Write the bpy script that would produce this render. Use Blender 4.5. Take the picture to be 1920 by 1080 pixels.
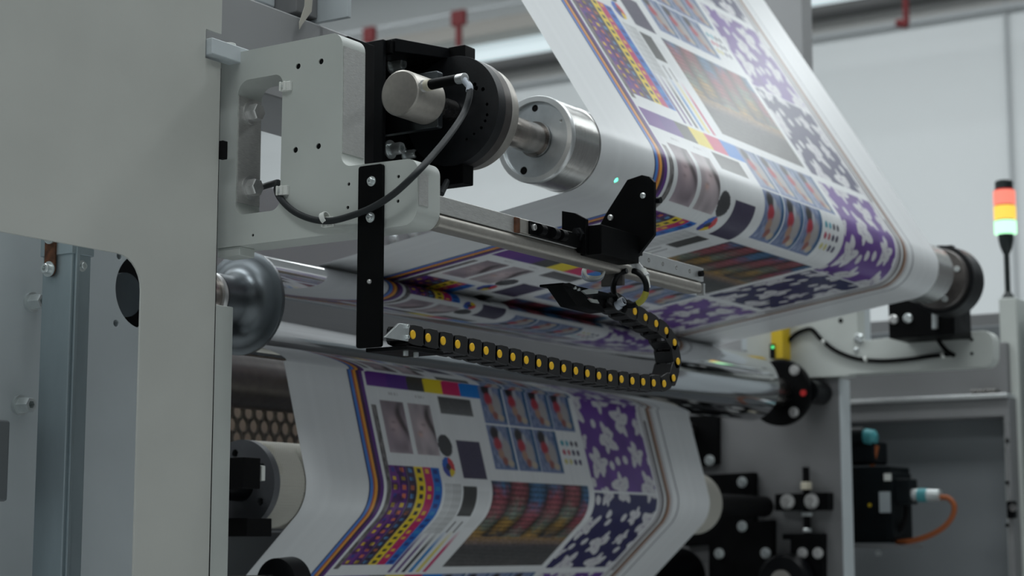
import bpy, bmesh, math, random
import numpy as np
from mathutils import Vector, Matrix

for o in list(bpy.data.objects):
    bpy.data.objects.remove(o, do_unlink=True)
S = bpy.context.scene
COL = S.collection
PI = math.pi

# ------------------------------------------------------------------ camera
FPX, CX, CY = 3478.0, 960.0, 540.0
CAM = np.array([0.0, 0.0, 1.4])
VP = (3220.0, 1028.0)                     # where the roller axes meet
_th = math.atan2(VP[1] - CY, FPX)
_yaw = math.atan2(VP[0] - CX, math.hypot(FPX, VP[1] - CY))
_h = np.array([math.cos(_yaw), math.sin(_yaw), 0.0])
_R = np.array([math.sin(_yaw), -math.cos(_yaw), 0.0])
_FW = _h * math.cos(_th) + np.array([0, 0, math.sin(_th)])
_UP = -_h * math.sin(_th) + np.array([0, 0, math.cos(_th)])


def P(u, v, **k):
    """point of the place seen at photo position (u, v) on the plane X=, Y= or Z="""
    d = _FW + _R * (u - CX) / FPX - _UP * (v - CY) / FPX
    (a, val), = k.items()
    i = 'XYZ'.index(a)
    return CAM + d * ((val - CAM[i]) / d[i])


cam_d = bpy.data.cameras.new('camera')
cam = bpy.data.objects.new('camera', cam_d)
COL.objects.link(cam)
cam.location = CAM
cam.rotation_euler = Matrix((_R, _UP, -_FW)).transposed().to_euler()
cam_d.sensor_width = 36
cam_d.lens = FPX / 1920 * 36
cam_d.clip_start = 0.05
cam_d.clip_end = 60
cam_d.dof.use_dof = True
cam_d.dof.focus_distance = 2.02
cam_d.dof.aperture_fstop = 7.2
S.camera = cam

# ------------------------------------------------------------------ world, lamps, exposure
w = bpy.data.worlds.new('world')
S.world = w
w.use_nodes = True
w.node_tree.nodes['Background'].inputs[0].default_value = (0.85, 0.93, 1.0, 1)
w.node_tree.nodes['Background'].inputs[1].default_value = 0.25
S.view_settings.view_transform = 'Standard'
S.view_settings.look = 'None'
S.view_settings.gamma = 1.0
S.view_settings.use_curve_mapping = False
S.view_settings.exposure = -0.12
LAMP_ROWS = [(-2.5, 95), (1.6, 100), (5.5, 90), (9.5, 75)]
LAMP_COLS = [(-4.5, 0.10), (0.0, 1.0), (4.5, 1.0), (9.0, 1.0)]
LAMP_Z = 6.0
for lx, le in LAMP_ROWS:
    for ly, lf in LAMP_COLS:
        ld = bpy.data.lights.new('lamp_light', 'AREA')
        ld.shape = 'RECTANGLE'
        ld.size, ld.size_y = 0.9, 3.6
        ld.energy = le * lf
        ld.color = (0.93, 0.98, 1.0)
        lo = bpy.data.objects.new('lamp_light', ld)
        COL.objects.link(lo)
        lo.location = (lx, ly, LAMP_Z - 0.02)

# ------------------------------------------------------------------ materials
M = {}


def mat(name, col, rough=0.5, metal=0.0, noise=0.0, nscale=40, bump=0.0, bscale=300, spec=0.5,
        emit=None, estr=0.0, coat=0.0, stretch=None, trans=0.0):
    m = bpy.data.materials.new(name)
    m.use_nodes = True
    nt = m.node_tree
    b = nt.nodes['Principled BSDF']
    b.inputs['Base Color'].default_value = (*col, 1)
    b.inputs['Roughness'].default_value = rough
    b.inputs['Metallic'].default_value = metal
    b.inputs['Specular IOR Level'].default_value = spec
    b.inputs['Coat Weight'].default_value = coat
    b.inputs['Transmission Weight'].default_value = trans
    tc = nt.nodes.new('ShaderNodeTexCoord')
    mp = nt.nodes.new('ShaderNodeMapping')
    nt.links.new(tc.outputs['Object'], mp.inputs['Vector'])
    if stretch:
        mp.inputs['Scale'].default_value = stretch
    if noise:
        n = nt.nodes.new('ShaderNodeTexNoise')
        n.inputs['Scale'].default_value = nscale
        n.inputs['Detail'].default_value = 5
        nt.links.new(mp.outputs['Vector'], n.inputs['Vector'])
        r = nt.nodes.new('ShaderNodeMapRange')
        r.inputs['From Min'].default_value = 0.3
        r.inputs['From Max'].default_value = 0.7
        r.inputs['To Min'].default_value = 1 - noise
        r.inputs['To Max'].default_value = 1 + noise
        nt.links.new(n.outputs['Fac'], r.inputs['Value'])
        mx = nt.nodes.new('ShaderNodeVectorMath')
        mx.operation = 'SCALE'
        mx.inputs[0].default_value = col
        nt.links.new(r.outputs['Result'], mx.inputs['Scale'])
        nt.links.new(mx.outputs['Vector'], b.inputs['Base Color'])
        rr = nt.nodes.new('ShaderNodeMapRange')
        rr.inputs['To Min'].default_value = max(0.02, rough * (1 - noise))
        rr.inputs['To Max'].default_value = min(1, rough * (1 + noise))
        nt.links.new(n.outputs['Fac'], rr.inputs['Value'])
        nt.links.new(rr.outputs['Result'], b.inputs['Roughness'])
    if bump:
        n2 = nt.nodes.new('ShaderNodeTexNoise')
        n2.inputs['Scale'].default_value = bscale
        n2.inputs['Detail'].default_value = 3
        nt.links.new(mp.outputs['Vector'], n2.inputs['Vector'])
        bp = nt.nodes.new('ShaderNodeBump')
        bp.inputs['Strength'].default_value = bump
        bp.inputs['Distance'].default_value = 0.001
        nt.links.new(n2.outputs['Fac'], bp.inputs['Height'])
        nt.links.new(bp.outputs['Normal'], b.inputs['Normal'])
    if emit:
        b.inputs['Emission Color'].default_value = (*emit, 1)
        b.inputs['Emission Strength'].default_value = estr
    M[name] = m
    return m


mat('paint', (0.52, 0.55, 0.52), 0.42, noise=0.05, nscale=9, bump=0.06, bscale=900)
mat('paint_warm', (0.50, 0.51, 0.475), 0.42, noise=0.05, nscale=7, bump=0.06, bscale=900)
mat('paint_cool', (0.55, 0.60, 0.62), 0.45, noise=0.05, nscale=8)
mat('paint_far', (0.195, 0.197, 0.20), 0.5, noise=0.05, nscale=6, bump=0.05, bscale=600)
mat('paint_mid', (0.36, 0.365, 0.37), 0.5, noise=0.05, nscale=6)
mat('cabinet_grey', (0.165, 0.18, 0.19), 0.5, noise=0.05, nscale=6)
mat('milled', (0.58, 0.58, 0.56), 0.4, 0.6, noise=0.10, nscale=140, bump=0.25, bscale=350, stretch=(1, 1, 6))
mat('black', (0.0018, 0.002, 0.0024), 0.5, noise=0.25, nscale=30, bump=0.05, spec=0.10)
mat('black_satin', (0.004, 0.0045, 0.0055), 0.36, noise=0.2, nscale=25, spec=0.22)
mat('black_matt', (0.0025, 0.0025, 0.003), 0.65, spec=0.15)
mat('black_iron', (0.008, 0.009, 0.011), 0.42, 0.1, noise=0.3, nscale=60, bump=0.1, bscale=500)
mat('rim_brown', (0.13, 0.12, 0.115), 0.35, 0.8, noise=0.15, nscale=80)
mat('steel', (0.60, 0.60, 0.59), 0.33, 0.72, noise=0.1, nscale=120)
mat('steel_dark', (0.30, 0.29, 0.28), 0.28, 1.0, noise=0.2, nscale=90)
mat('shaft_steel', (0.40, 0.36, 0.33), 0.25, 1.0, noise=0.25, nscale=60)
mat('nickel', (0.47, 0.445, 0.405), 0.40, 0.72, noise=0.06, nscale=200, bump=0.05, bscale=1500)
mat('alu', (0.58, 0.62, 0.64), 0.36, 0.9, noise=0.12, nscale=35)
mat('alu_turned', (0.62, 0.61, 0.59), 0.22, 1.0, noise=0.15, nscale=60, bump=0.15, bscale=120, stretch=(14, 1, 1))
mat('alu_bright', (0.78, 0.80, 0.80), 0.3, 0.8, noise=0.05, nscale=60)
mat('chrome', (0.56, 0.565, 0.58), 0.06, 1.0, noise=0.08, nscale=6, stretch=(0.3, 1, 1))
mat('flange_dark', (0.13, 0.145, 0.155), 0.34, 1.0, noise=0.12, nscale=12)
mat('disc_grey', (0.10, 0.105, 0.115), 0.45, 0.2, noise=0.1, nscale=30)
mat('galvanised', (0.36, 0.43, 0.46), 0.42, 0.6, noise=0.18, nscale=14, stretch=(1, 1, 0.3))
mat('zinc', (0.66, 0.70, 0.70), 0.3, 0.7, noise=0.1, nscale=60)
mat('rust', (0.12, 0.05, 0.025), 0.55, 0.4, noise=0.5, nscale=120)
mat('white_plastic', (0.72, 0.74, 0.70), 0.45)
mat('tape', (0.56, 0.54, 0.47), 0.7)
mat('rubber_grey', (0.016, 0.019, 0.021), 0.5, bump=0.05, spec=0.3)
mat('chain_black', (0.010, 0.010, 0.011), 0.45, noise=0.2, nscale=60)
mat('pin_yellow', (0.92, 0.54, 0.02), 0.45)
mat('olive', (0.30, 0.28, 0.03), 0.5)
mat('clear_hose', (0.60, 0.62, 0.63), 0.15, trans=0.35)
mat('sleeve_grey', (0.40, 0.44, 0.50), 0.35)
mat('cream', (0.60, 0.56, 0.44), 0.5)
mat('yellow', (0.72, 0.50, 0.02), 0.5)
mat('led_green', (0.05, 0.5, 0.1), 0.3, emit=(0.15, 1.0, 0.35), estr=1.2)
mat('red_plastic', (0.5, 0.02, 0.02), 0.4)
mat('red_paint', (0.11, 0.014, 0.016), 0.6, spec=0.2)
mat('teal', (0.06, 0.30, 0.33), 0.4)
mat('orange', (0.30, 0.075, 0.014), 0.5)
mat('motor_black', (0.005, 0.0075, 0.009), 0.5, noise=0.2, nscale=30, spec=0.15)
mat('label_grey', (0.45, 0.50, 0.52), 0.4)
mat('pipe_grey', (0.36, 0.38, 0.39), 0.5)
mat('beige_beam', (0.42, 0.40, 0.37), 0.6)
mat('dark_gap', (0.10, 0.10, 0.10), 0.6)
mat('grey_band', (0.40, 0.40, 0.39), 0.6)
mat('wall_white', (0.66, 0.685, 0.69), 0.7, noise=0.02, nscale=0.7)
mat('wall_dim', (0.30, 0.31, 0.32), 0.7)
mat('ceiling_white', (0.75, 0.76, 0.76), 0.8)
mat('floor_grey', (0.60, 0.61, 0.61), 0.5, noise=0.1, nscale=3)
mat('window_glow', (0.5, 0.55, 0.56), 0.4, emit=(0.80, 0.95, 1.0), estr=0.62)
mat('lamp_red', (0.6, 0.08, 0.06), 0.3, emit=(1.0, 0.30, 0.22), estr=0.95)
mat('lamp_amber', (0.7, 0.35, 0.02), 0.3, emit=(1.0, 0.66, 0.12), estr=1.0)
mat('lamp_green', (0.1, 0.6, 0.2), 0.3, emit=(0.50, 1.0, 0.62), estr=1.6)
mat('guard_sheet', (0.17, 0.155, 0.13), 0.34, 0.3, noise=0.2, nscale=40)
mat('guard_back', (0.62, 0.50, 0.40), 0.7)
mat('tower_black', (0.012, 0.018, 0.018), 0.35)


# brushed rough cylinder with a woven cover
def woven_mat():
    m = bpy.data.materials.new('woven_cover')
    m.use_nodes = True
    nt = m.node_tree
    b = nt.nodes['Principled BSDF']
    b.inputs['Roughness'].default_value = 0.6
    tc = nt.nodes.new('ShaderNodeTexCoord')
    n = nt.nodes.new('ShaderNodeTexNoise')
    n.inputs['Scale'].default_value = 9
    nt.links.new(tc.outputs['Object'], n.inputs['Vector'])
    cr = nt.nodes.new('ShaderNodeValToRGB')
    cr.color_ramp.elements[0].position = 0.30
    cr.color_ramp.elements[0].color = (0.27, 0.25, 0.16, 1)
    cr.color_ramp.elements[1].position = 0.42
    cr.color_ramp.elements[1].color = (0.46, 0.45, 0.40, 1)
    nt.links.new(n.outputs['Fac'], cr.inputs['Fac'])
    nt.links.new(cr.outputs['Color'], b.inputs['Base Color'])
    M['woven_cover'] = m


woven_mat()


def print_mat():
    m = bpy.data.materials.new('printed_film')
    m.use_nodes = True
    nt = m.node_tree
    b = nt.nodes['Principled BSDF']
    a = nt.nodes.new('ShaderNodeAttribute')
    a.attribute_name = 'print'
    nt.links.new(a.outputs['Color'], b.inputs['Base Color'])
    b.inputs['Roughness'].default_value = 0.30
    b.inputs['Specular IOR Level'].default_value = 0.5
    M['printed_film'] = m


print_mat()


# ------------------------------------------------------------------ mesh helpers
WLOC = {}


def reg(o, wl):
    WLOC[o.name] = np.array(wl, float)


def props(o, label=None, cat=None, group=None, kind=None):
    if label:
        o['label'] = label
    if cat:
        o['category'] = cat
    if group:
        o['group'] = group
    if kind:
        o['kind'] = kind
    return o


def thing(name, loc, label, cat, group=None):
    o = bpy.data.objects.new(name, None)
    o.empty_display_size = 0.02
    COL.objects.link(o)
    o.location = loc
    reg(o, loc)
    return props(o, label, cat, group)


def basis(axis):
    a = Vector(axis).normalized()
    t = Vector((0, 0, 1)) if abs(a.z) < 0.9 else Vector((1, 0, 0))
    x = t.cross(a).normalized()
    y = a.cross(x)
    return a, x, y


class MB:
    def __init__(s):
        s.v, s.f = [], []

    def add(s, vs, fs):
        n = len(s.v)
        s.v += [tuple(map(float, p)) for p in vs]
        s.f += [tuple(i + n for i in f) for f in fs]
        return s

    def box(s, lo, hi):
        x0, y0, z0 = [min(a, b) for a, b in zip(lo, hi)]
        x1, y1, z1 = [max(a, b) for a, b in zip(lo, hi)]
        vs = [(x0, y0, z0), (x1, y0, z0), (x1, y1, z0), (x0, y1, z0), (x0, y0, z1), (x1, y0, z1), (x1, y1, z1), (x0, y1, z1)]
        return s.add(vs, [(0, 3, 2, 1), (4, 5, 6, 7), (0, 1, 5, 4), (1, 2, 6, 5), (2, 3, 7, 6), (3, 0, 4, 7)])

    def obox(s, c, axis, l, w_, h_, roll=0.0):
        a, x, y = basis(axis)
        if roll:
            q = Matrix.Rotation(roll, 3, a)
            x, y = q @ x, q @ y
        c = Vector(c)
        vs = [c + a * (i * l / 2) + x * (j * w_ / 2) + y * (k * h_ / 2) for k in (-1, 1) for i, j in ((-1, -1), (1, -1), (1, 1), (-1, 1))]
        return s.add(vs, [(0, 3, 2, 1), (4, 5, 6, 7), (0, 1, 5, 4), (1, 2, 6, 5), (2, 3, 7, 6), (3, 0, 4, 7)])

    def lathe(s, p0, axis, prof, n=48, closed=False, phase=0.0):
        """prof: (distance along the axis, radius); ends capped unless closed ring profile"""
        a, x, y = basis(axis)
        p0 = Vector(p0)
        vs, fs = [], []
        for d, r in prof:
            for i in range(n):
                t = 2 * PI * i / n + phase
                vs.append(p0 + a * d + (x * math.cos(t) + y * math.sin(t)) * r)
        m = len(prof)
        for k in range(m if closed else m - 1):
            k2 = (k + 1) % m
            for i in range(n):
                j = (i + 1) % n
                fs.append((k * n + i, k * n + j, k2 * n + j, k2 * n + i))
        if not closed:
            fs.append(tuple(range(n - 1, -1, -1)))
            fs.append(tuple((m - 1) * n + i for i in range(n)))
        return s.add(vs, fs)

    def cyl(s, p0, axis, l, r, n=32, bev=0.0):
        if bev:
            return s.lathe(p0, axis, [(0, r - bev), (bev, r), (l - bev, r), (l, r - bev)], n)
        return s.lathe(p0, axis, [(0, r), (l, r)], n)

    def hexp(s, p0, axis, l, r):
        return s.lathe(p0, axis, [(0, r), (l * .85, r), (l, r * .9)], 6)

    def tube(s, pts, r, n=12, res=8, smooth=True):
        pts = [Vector(p) for p in pts]
        if smooth and len(pts) > 2:
            q = []
            for i in range(len(pts) - 1):
                p0 = pts[max(i - 1, 0)]
                p1, p2 = pts[i], pts[i + 1]
                p3 = pts[min(i + 2, len(pts) - 1)]
                for k in range(res):
                    t = k / res
                    q.append(0.5 * ((2 * p1) + (p2 - p0) * t + (2 * p0 - 5 * p1 + 4 * p2 - p3) * t * t + (3 * p1 - p0 - 3 * p2 + p3) * t ** 3))
            q.append(pts[-1])
            pts = q
        vs, fs = [], []
        x = None
        for i, p in enumerate(pts):
            d = (pts[min(i + 1, len(pts) - 1)] - pts[max(i - 1, 0)]).normalized()
            if x is None:
                _, x, y = basis(d)
            else:
                x = (x - d * x.dot(d)).normalized()
                y = d.cross(x)
            for k in range(n):
                t = 2 * PI * k / n
                vs.append(p + (x * math.cos(t) + y * math.sin(t)) * r)
        for i in range(len(pts) - 1):
            for k in range(n):
                j = (k + 1) % n
                fs.append((i * n + k, i * n + j, (i + 1) * n + j, (i + 1) * n + k))
        fs.append(tuple(range(n - 1, -1, -1)))
        fs.append(tuple((len(pts) - 1) * n + k for k in range(n)))
        return s.add(vs, fs)

    def prism(s, axis, loops, a0, a1):
        """flat outline (with hole loops) across an axis 'X','Y','Z', from a0 to a1"""
        bm = bmesh.new()
        ax = 'XYZ'.index(axis)
        oth = [i for i in range(3) if i != ax]
        rings = []
        for lp in loops:
            vs = []
            for p in lp:
                c = [0, 0, 0]
                c[ax] = a0
                c[oth[0]], c[oth[1]] = p
                vs.append(bm.verts.new(c))
            es = [bm.edges.new((vs[i], vs[(i + 1) % len(vs)])) for i in range(len(vs))]
            rings.append((vs, es))
        if len(loops) == 1:
            bm.faces.new(rings[0][0])
        else:
            bmesh.ops.triangle_fill(bm, use_beauty=True, use_dissolve=False, edges=[e for r in rings for e in r[1]])
        bm.verts.index_update()
        base = [tuple(v.co) for v in bm.verts]
        fs = [tuple(v.index for v in f.verts) for f in bm.faces]
        n = len(base)
        top = []
        for c in base:
            c = list(c)
            c[ax] = a1
            top.append(tuple(c))
        allf = list(fs) + [tuple(i + n for i in reversed(f)) for f in fs]
        for vs, es in rings:
            idx = [v.index for v in vs]
            for i in range(len(idx)):
                a, b = idx[i], idx[(i + 1) % len(idx)]
                allf.append((a, b, b + n, a + n))
        bm.free()
        return s.add(base + top, allf)

    def build(s, name, m, parent=None, bevel=0.0, smooth=35, seg=2, label=None, cat=None, group=None, kind=None):
        arr = np.array(s.v)
        c = (arr.min(0) + arr.max(0)) / 2
        if parent is None:
            c[2] = arr[:, 2].min()
        me = bpy.data.meshes.new(name)
        me.from_pydata((arr - c).tolist(), [], s.f)
        bm = bmesh.new()
        bm.from_mesh(me)
        bmesh.ops.recalc_face_normals(bm, faces=bm.faces)
        bm.to_mesh(me)
        bm.free()
        me.materials.append(M[m])
        o = bpy.data.objects.new(name, me)
        COL.objects.link(o)
        pl = WLOC[parent.name] if parent is not None else np.zeros(3)
        o.parent = parent
        o.location = c - pl
        reg(o, c)
        if smooth:
            me.shade_smooth()
            me.set_sharp_from_angle(angle=math.radians(smooth))
        if bevel:
            b = o.modifiers.new('bevel', 'BEVEL')
            b.width = bevel
            b.segments = seg
            b.limit_method = 'ANGLE'
            b.angle_limit = math.radians(40)
            b.harden_normals = True
        return props(o, label, cat, group, kind)


def rounded(pts, rads, n=7):
    out = []
    m = len(pts)
    for i in range(m):
        p = Vector(pts[i])
        r = rads[i] if isinstance(rads, (list, tuple)) else rads
        if r <= 0:
            out.append(tuple(p))
            continue
        a = (Vector(pts[i - 1]) - p)
        b = (Vector(pts[(i + 1) % m]) - p)
        la, lb = a.length, b.length
        a.normalize()
        b.normalize()
        ang = a.angle(b)
        d = min(r / math.tan(ang / 2), la * .49, lb * .49)
        r2 = d * math.tan(ang / 2)
        cen = p + (a + b).normalized() * (r2 / math.sin(ang / 2))
        s0 = p + a * d - cen
        s1 = p + b * d - cen
        t0 = math.atan2(s0.y, s0.x)
        dt = (math.atan2(s1.y, s1.x) - t0 + PI) % (2 * PI) - PI
        for k in range(n + 1):
            t = t0 + dt * k / n
            out.append((cen.x + r2 * math.cos(t), cen.y + r2 * math.sin(t)))
    return out


def circle(c, r, n=20):
    return [(c[0] + r * math.cos(2 * PI * i / n), c[1] + r * math.sin(2 * PI * i / n)) for i in range(n)]


def yz(u, v, X):
    p = P(u, v, X=X)
    return (p[1], p[2])


def rect(a0, a1, b0, b1):
    return [(a0, b0), (a1, b0), (a1, b1), (a0, b1)]


def cap_screw(parent, p, axis, r=0.0045, h=0.006, m='zinc', name='socket_screw', washer=True):
    """socket head: washer, knurled head with a hexagon hole"""
    a = Vector(axis).normalized()
    b = MB()
    p = Vector(p)
    q = p
    if washer:
        b.lathe(p, axis, [(0, r * 1.55), (r * .28, r * 1.55)], 24)
        q = p + a * (r * .28)
    b.lathe(q, axis, [(0, r), (h * .85, r), (h, r * .88), (h, r * .5), (h * .45, r * .5), (h * .45, r * .05)], 18)
    return b.build(name, m, parent)


def hex_bolt(parent, p, axis, r=0.009, h=0.009, m='steel', name='hex_bolt'):
    a = Vector(axis).normalized()
    b = MB()
    b.lathe(p, axis, [(0, r * 1.3), (r * .22, r * 1.3)], 28)
    b.hexp(Vector(p) + a * (r * .22), axis, h, r)
    return b.build(name, m, parent)


# ------------------------------------------------------------------ the hall
WX = 12.0
MB().box((-6, -9, -0.1), (WX + .2, 18, 0)).build('floor', 'floor_grey', kind='structure')
MB().box((-6, -9, 7.0), (WX + .2, 18, 7.1)).build('ceiling', 'ceiling_white', kind='structure')
MB().box((WX, -9, 0), (WX + .2, 18, 7.0)).build('wall_far', 'wall_white', kind='structure')
MB().box((-6.2, -9, 0), (-6, 18, 7.0)).build('wall_near', 'wall_dim', kind='structure')
MB().box((-6, -9.2, 0), (WX, -9, 7.0)).build('wall_right', 'wall_dim', kind='structure')
MB().box((-6, 18, 0), (WX, 18.2, 7.0)).build('wall_left', 'wall_white', kind='structure')


def wall_bar(name, v0, v1, depth, m, label, cat, u=1000, off=0.012, y0=-8.9, y1=17.9):
    z0 = P(u, v1, X=WX - off)[2]
    z1 = P(u, v0, X=WX - off)[2]
    b = MB().box((WX - off - depth, y0, z0), (WX - off, y1, z1))
    return b.build(name, m, label=label, cat=cat)


wall_bar('roof_beam', 41, 67, 0.25, 'beige_beam', 'beige beam running along the hall wall above the bright strip', 'beam')
o = wall_bar('window_1', 69, 113, 0.03, 'window_glow', None, None)
o['kind'] = 'structure'
wall_bar('cable_tray', 115, 128, 0.20, 'dark_gap', 'dark cable tray below the bright window strip', 'cable tray')
wall_bar('trim_1', 129, 151, 0.02, 'grey_band', None, None)['kind'] = 'structure'
wall_bar('conduit', 153, 160, 0.05, 'pipe_grey', 'thin dark conduit running along the white hall wall', 'pipe')
# hanging rail with red hangers
XR_ = WX - 1.2
zr = P(800, 36, X=XR_)[2]
MB().tube([(XR_, -8.9, zr), (XR_, 17.9, zr)], 0.012, 10, smooth=False).build(
    'sprinkler_pipe', 'pipe_grey', label='slim grey pipe carrying red hangers across the hall', cat='pipe')
for i, (u0, u1, v1, v2, lab) in enumerate([(683, 703, 54, 100, 'short red hanger on grey pipe above the painted bracket'),
                                           (848, 873, 17, 85, 'longer red hanger on grey pipe above the black bearing housing')]):
    a = P(u0, v1, X=XR_ - .02)
    b_ = P(u1, v2, X=XR_ - .02)
    t = thing('pipe_hanger', (a[0], a[1], b_[2]), lab, 'hanger', 'red pipe hangers')
    ym = (a[1] + b_[1]) / 2
    MB().box((a[0] - .02, a[1], zr - .10), (a[0] + .02, b_[1], zr + .012)).build('clamp', 'red_paint', t, bevel=.004)
    MB().box((a[0] - .015, ym - .022, b_[2]), (a[0] + .015, ym + .022, zr - .10)).build('drop_rod', 'red_paint', t, bevel=.004)
# red sprinkler drop, right
a = P(1698, 0, X=XR_)
b_ = P(1698, 55, X=XR_)
t = thing('sprinkler_drop', (a[0], a[1], b_[2]), 'dark red sprinkler drop pipe with angled nozzle under the roof', 'sprinkler')
MB().cyl((a[0], a[1], b_[2] + .03), (0, 0, 1), a[2] - b_[2] + .2, 0.019, 16).build('drop_pipe', 'red_paint', t)
MB().cyl((a[0], a[1] + .06, b_[2] + .05), (0, -1, -.35), .07, 0.026, 16).build('nozzle', 'red_paint', t)
# vertical conduit on the wall above the signal tower
a = P(1884, 0, X=WX - .03)
MB().cyl((a[0], a[1], 0.0), (0, 0, 1), 7.0, 0.011, 12).build('downpipe', 'pipe_grey', label='thin vertical grey pipe on white wall above the signal tower', cat='pipe')
# lamp fixtures under the ceiling
for k, (lx, le) in enumerate(LAMP_ROWS):
    for ly, lf in LAMP_COLS:
        t = thing('ceiling_lamp', (lx, ly, LAMP_Z), 'long white strip lamp hanging under the hall ceiling', 'lamp', 'strip lamps under the hall ceiling')
        MB().box((lx - .48, ly - 1.85, LAMP_Z), (lx + .48, ly + 1.85, LAMP_Z + .07)).build('housing', 'white_plastic', t, bevel=.01)
        for q in (-1.5, 1.5):
            MB().cyl((lx, ly + q, LAMP_Z + .07), (0, 0, 1), 7.0 - LAMP_Z - .07, .006, 8).build('hanger_rod', 'steel', t)

# ------------------------------------------------------------------ rollers (axis along X): (Y, Z, radius)
R1 = (1.209, 1.908, 0.056)
R2 = (1.612, 1.720, 0.068)
R3 = (1.684, 1.487, 0.0605)
WEB0, WEB1 = 2.0, 3.225


def holes_face(x, r_out, r_in, cy, cz, holes, th):
    """disc with through holes, as a prism across X"""
    loops = [circle((cy, cz), r_out, 64)]
    if r_in:
        loops.append(circle((cy, cz), r_in, 32))
    for ang, rad, hr in holes:
        loops.append(circle((cy + rad * math.cos(ang), cz + rad * math.sin(ang)), hr, 16))
    return MB().prism('X', loops, x, x + th)


# upper web roller
y, z, r = R1
t = thing('web_roller', (2.6, y, z - r), 'bright aluminium web roller whose bored end cap faces the black bearing housing', 'roller')
MB().lathe((1.936, y, z), (1, 0, 0), [(0, r - .004), (.001, r - .0005), (.062, r - .0005), (.0625, r), (1.37, r), (1.372, r - .004)], 96).build('roller_body', 'alu_turned', t)
ringb = MB().lathe((1.930, y, z), (1, 0, 0), [(0, r - .0075), (0, r - .001), (.002, r), (.008, r), (.008, r - .0075)], 96, closed=True)
ringb.build('end_rim', 'alu_bright', t)
caph = []
for u_, v_ in ((1003, 203), (982, 320), (1052, 226)):
    q = P(u_, v_, X=1.9345)
    caph.append((math.atan2(q[2] - z, q[1] - y), math.hypot(q[2] - z, q[1] - y), .0052 if v_ > 300 else (.0046 if v_ < 210 else .002)))
holes_face(1.9345, r - .0077, 0.0195, y, z, caph, .0015).build('end_cap', 'alu', t)
for an_, ra_, hr_ in caph[:2]:
    MB().cyl((1.9352, y + ra_ * math.cos(an_), z + ra_ * math.sin(an_)), (1, 0, 0), .01, hr_ * .98, 16).build('jacking_hole_shade', 'black_matt', t)  # black disc puts the shade inside the hole into colour
MB().lathe((1.80, y, z), (1, 0, 0), [(0, .016), (.02, .016), (.021, .0205), (.028, .0205), (.029, .017), (.034, .017), (.035, .0205), (.045, .0205), (.046, .0195), (.136, .0195)], 48).build('shaft', 'shaft_steel', t)
MB().lathe((1.930, y, z), (1, 0, 0), [(0, .0195), (0, .0225), (.003, .0225), (.003, .0195)], 48, closed=True).build('shaft_ring', 'steel_dark', t)
MB().lathe((3.306, y, z), (1, 0, 0), [(0, .018), (.08, .018)], 32).build('shaft', 'steel_dark', t)

# chrome roller
y, z, r = R2
t = thing('web_roller', (2.6, y, z - r), 'mirror chrome roller with dark trumpet flange under the painted bracket', 'roller')
MB().lathe((1.852, y, z), (1, 0, 0), [(0, r - .002), (.001, r), (1.53, r), (1.531, r - .003)], 128).build('chrome_body', 'chrome', t, smooth=30)
prof = [(0, .028), (.0, .034)]
for k in range(14):
    q = k / 13 * PI / 2
    prof.append((.085 - .045 * math.cos(q) - .0 + 0.0, .034 + .033 * (1 - math.cos(PI / 2 - q)) if False else .034 + .0335 * (1 - math.cos(q)) ** 1.0))
prof = [(0, .030), (.001, .0335), (.034, .0335), (.040, .0345), (.046, .0368), (.051, .0405), (.055, .0455), (.058, .052), (.060, .060), (.0608, .0665), (.062, .0690), (.067, .0690), (.069, .067)]
MB().lathe((1.784, y, z), (1, 0, 0), prof, 96).build('end_flange', 'flange_dark', t, smooth=50)
MB().lathe((1.777, y, z), (1, 0, 0), [(0, .026), (0, .0325), (.002, .0335), (.006, .0335), (.006, .026)], 64, closed=True).build('shaft_collar', 'steel', t)
MB().cyl((1.742, y, z), (1, 0, 0), .05, .0285, 48).build('shaft', 'shaft_steel', t)
MB().cyl((3.382, y, z), (1, 0, 0), .15, .03, 48).build('shaft', 'steel_dark', t)
t2 = t
fl = MB().lathe((3.525, y, z), (1, 0, 0), [(0, .066), (.003, .069), (.018, .069), (.02, .067)], 80).build('bearing_flange', 'black', t)
for u, v in [(1490, 694), (1489, 773)]:
    q = P(u, v, X=3.525)
    hex_bolt(t, q, (-1, 0, 0), .0085, .006)
q = P(1507, 737, X=3.525)
MB().cyl(q, (-1, 0, 0), .004, .007, 6).build('red_mark', 'red_plastic', t)

# rubber roller with woven cover
y, z, r = R3
t = thing('web_roller', (2.6, y, z - r), 'pale woven-covered roller under the chrome roller beside the perforated guard', 'roller')
MB().cyl((1.945, y, z), (1, 0, 0), 1.33, r - .0028, 96).build('roller_core', 'steel_dark', t)
for xa, xb in ((1.942, 2.10), (3.15, 3.284)):
    na, nl = 260, int((xb - xa) / .0011)
    vs, fs = [], []
    for i in range(nl + 1):
        x = xa + (xb - xa) * i / nl
        for k in range(na):
            th_ = 2 * PI * k / na
            g = math.sin(44 * th_ + x * 720) * math.sin(44 * th_ - x * 720)
            rr = r - .0027 + .0026 * (0.5 + 0.5 * g)
            vs.append((x, y + rr * math.cos(th_), z + rr * math.sin(th_)))
    for i in range(nl):
        for k in range(na):
            j = (k + 1) % na
            fs.append((i * na + k, i * na + j, (i + 1) * na + j, (i + 1) * na + k))
    MB().add(vs, fs).build('woven_cover', 'woven_cover', t, smooth=80)
MB().cyl((2.10, y, z), (1, 0, 0), 1.05, r - .0004, 96).build('roller_sleeve', 'woven_cover', t)
holes_face(1.934, r - .0005, .024, y, z, [(math.radians(a_), .043, .0055) for a_ in (75, 150, 215, 325, 5)], .012).build('end_plate', 'disc_grey', t)
MB().cyl((1.80, y, z), (1, 0, 0), .15, .0235, 40).build('shaft', 'black_satin', t)
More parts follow.
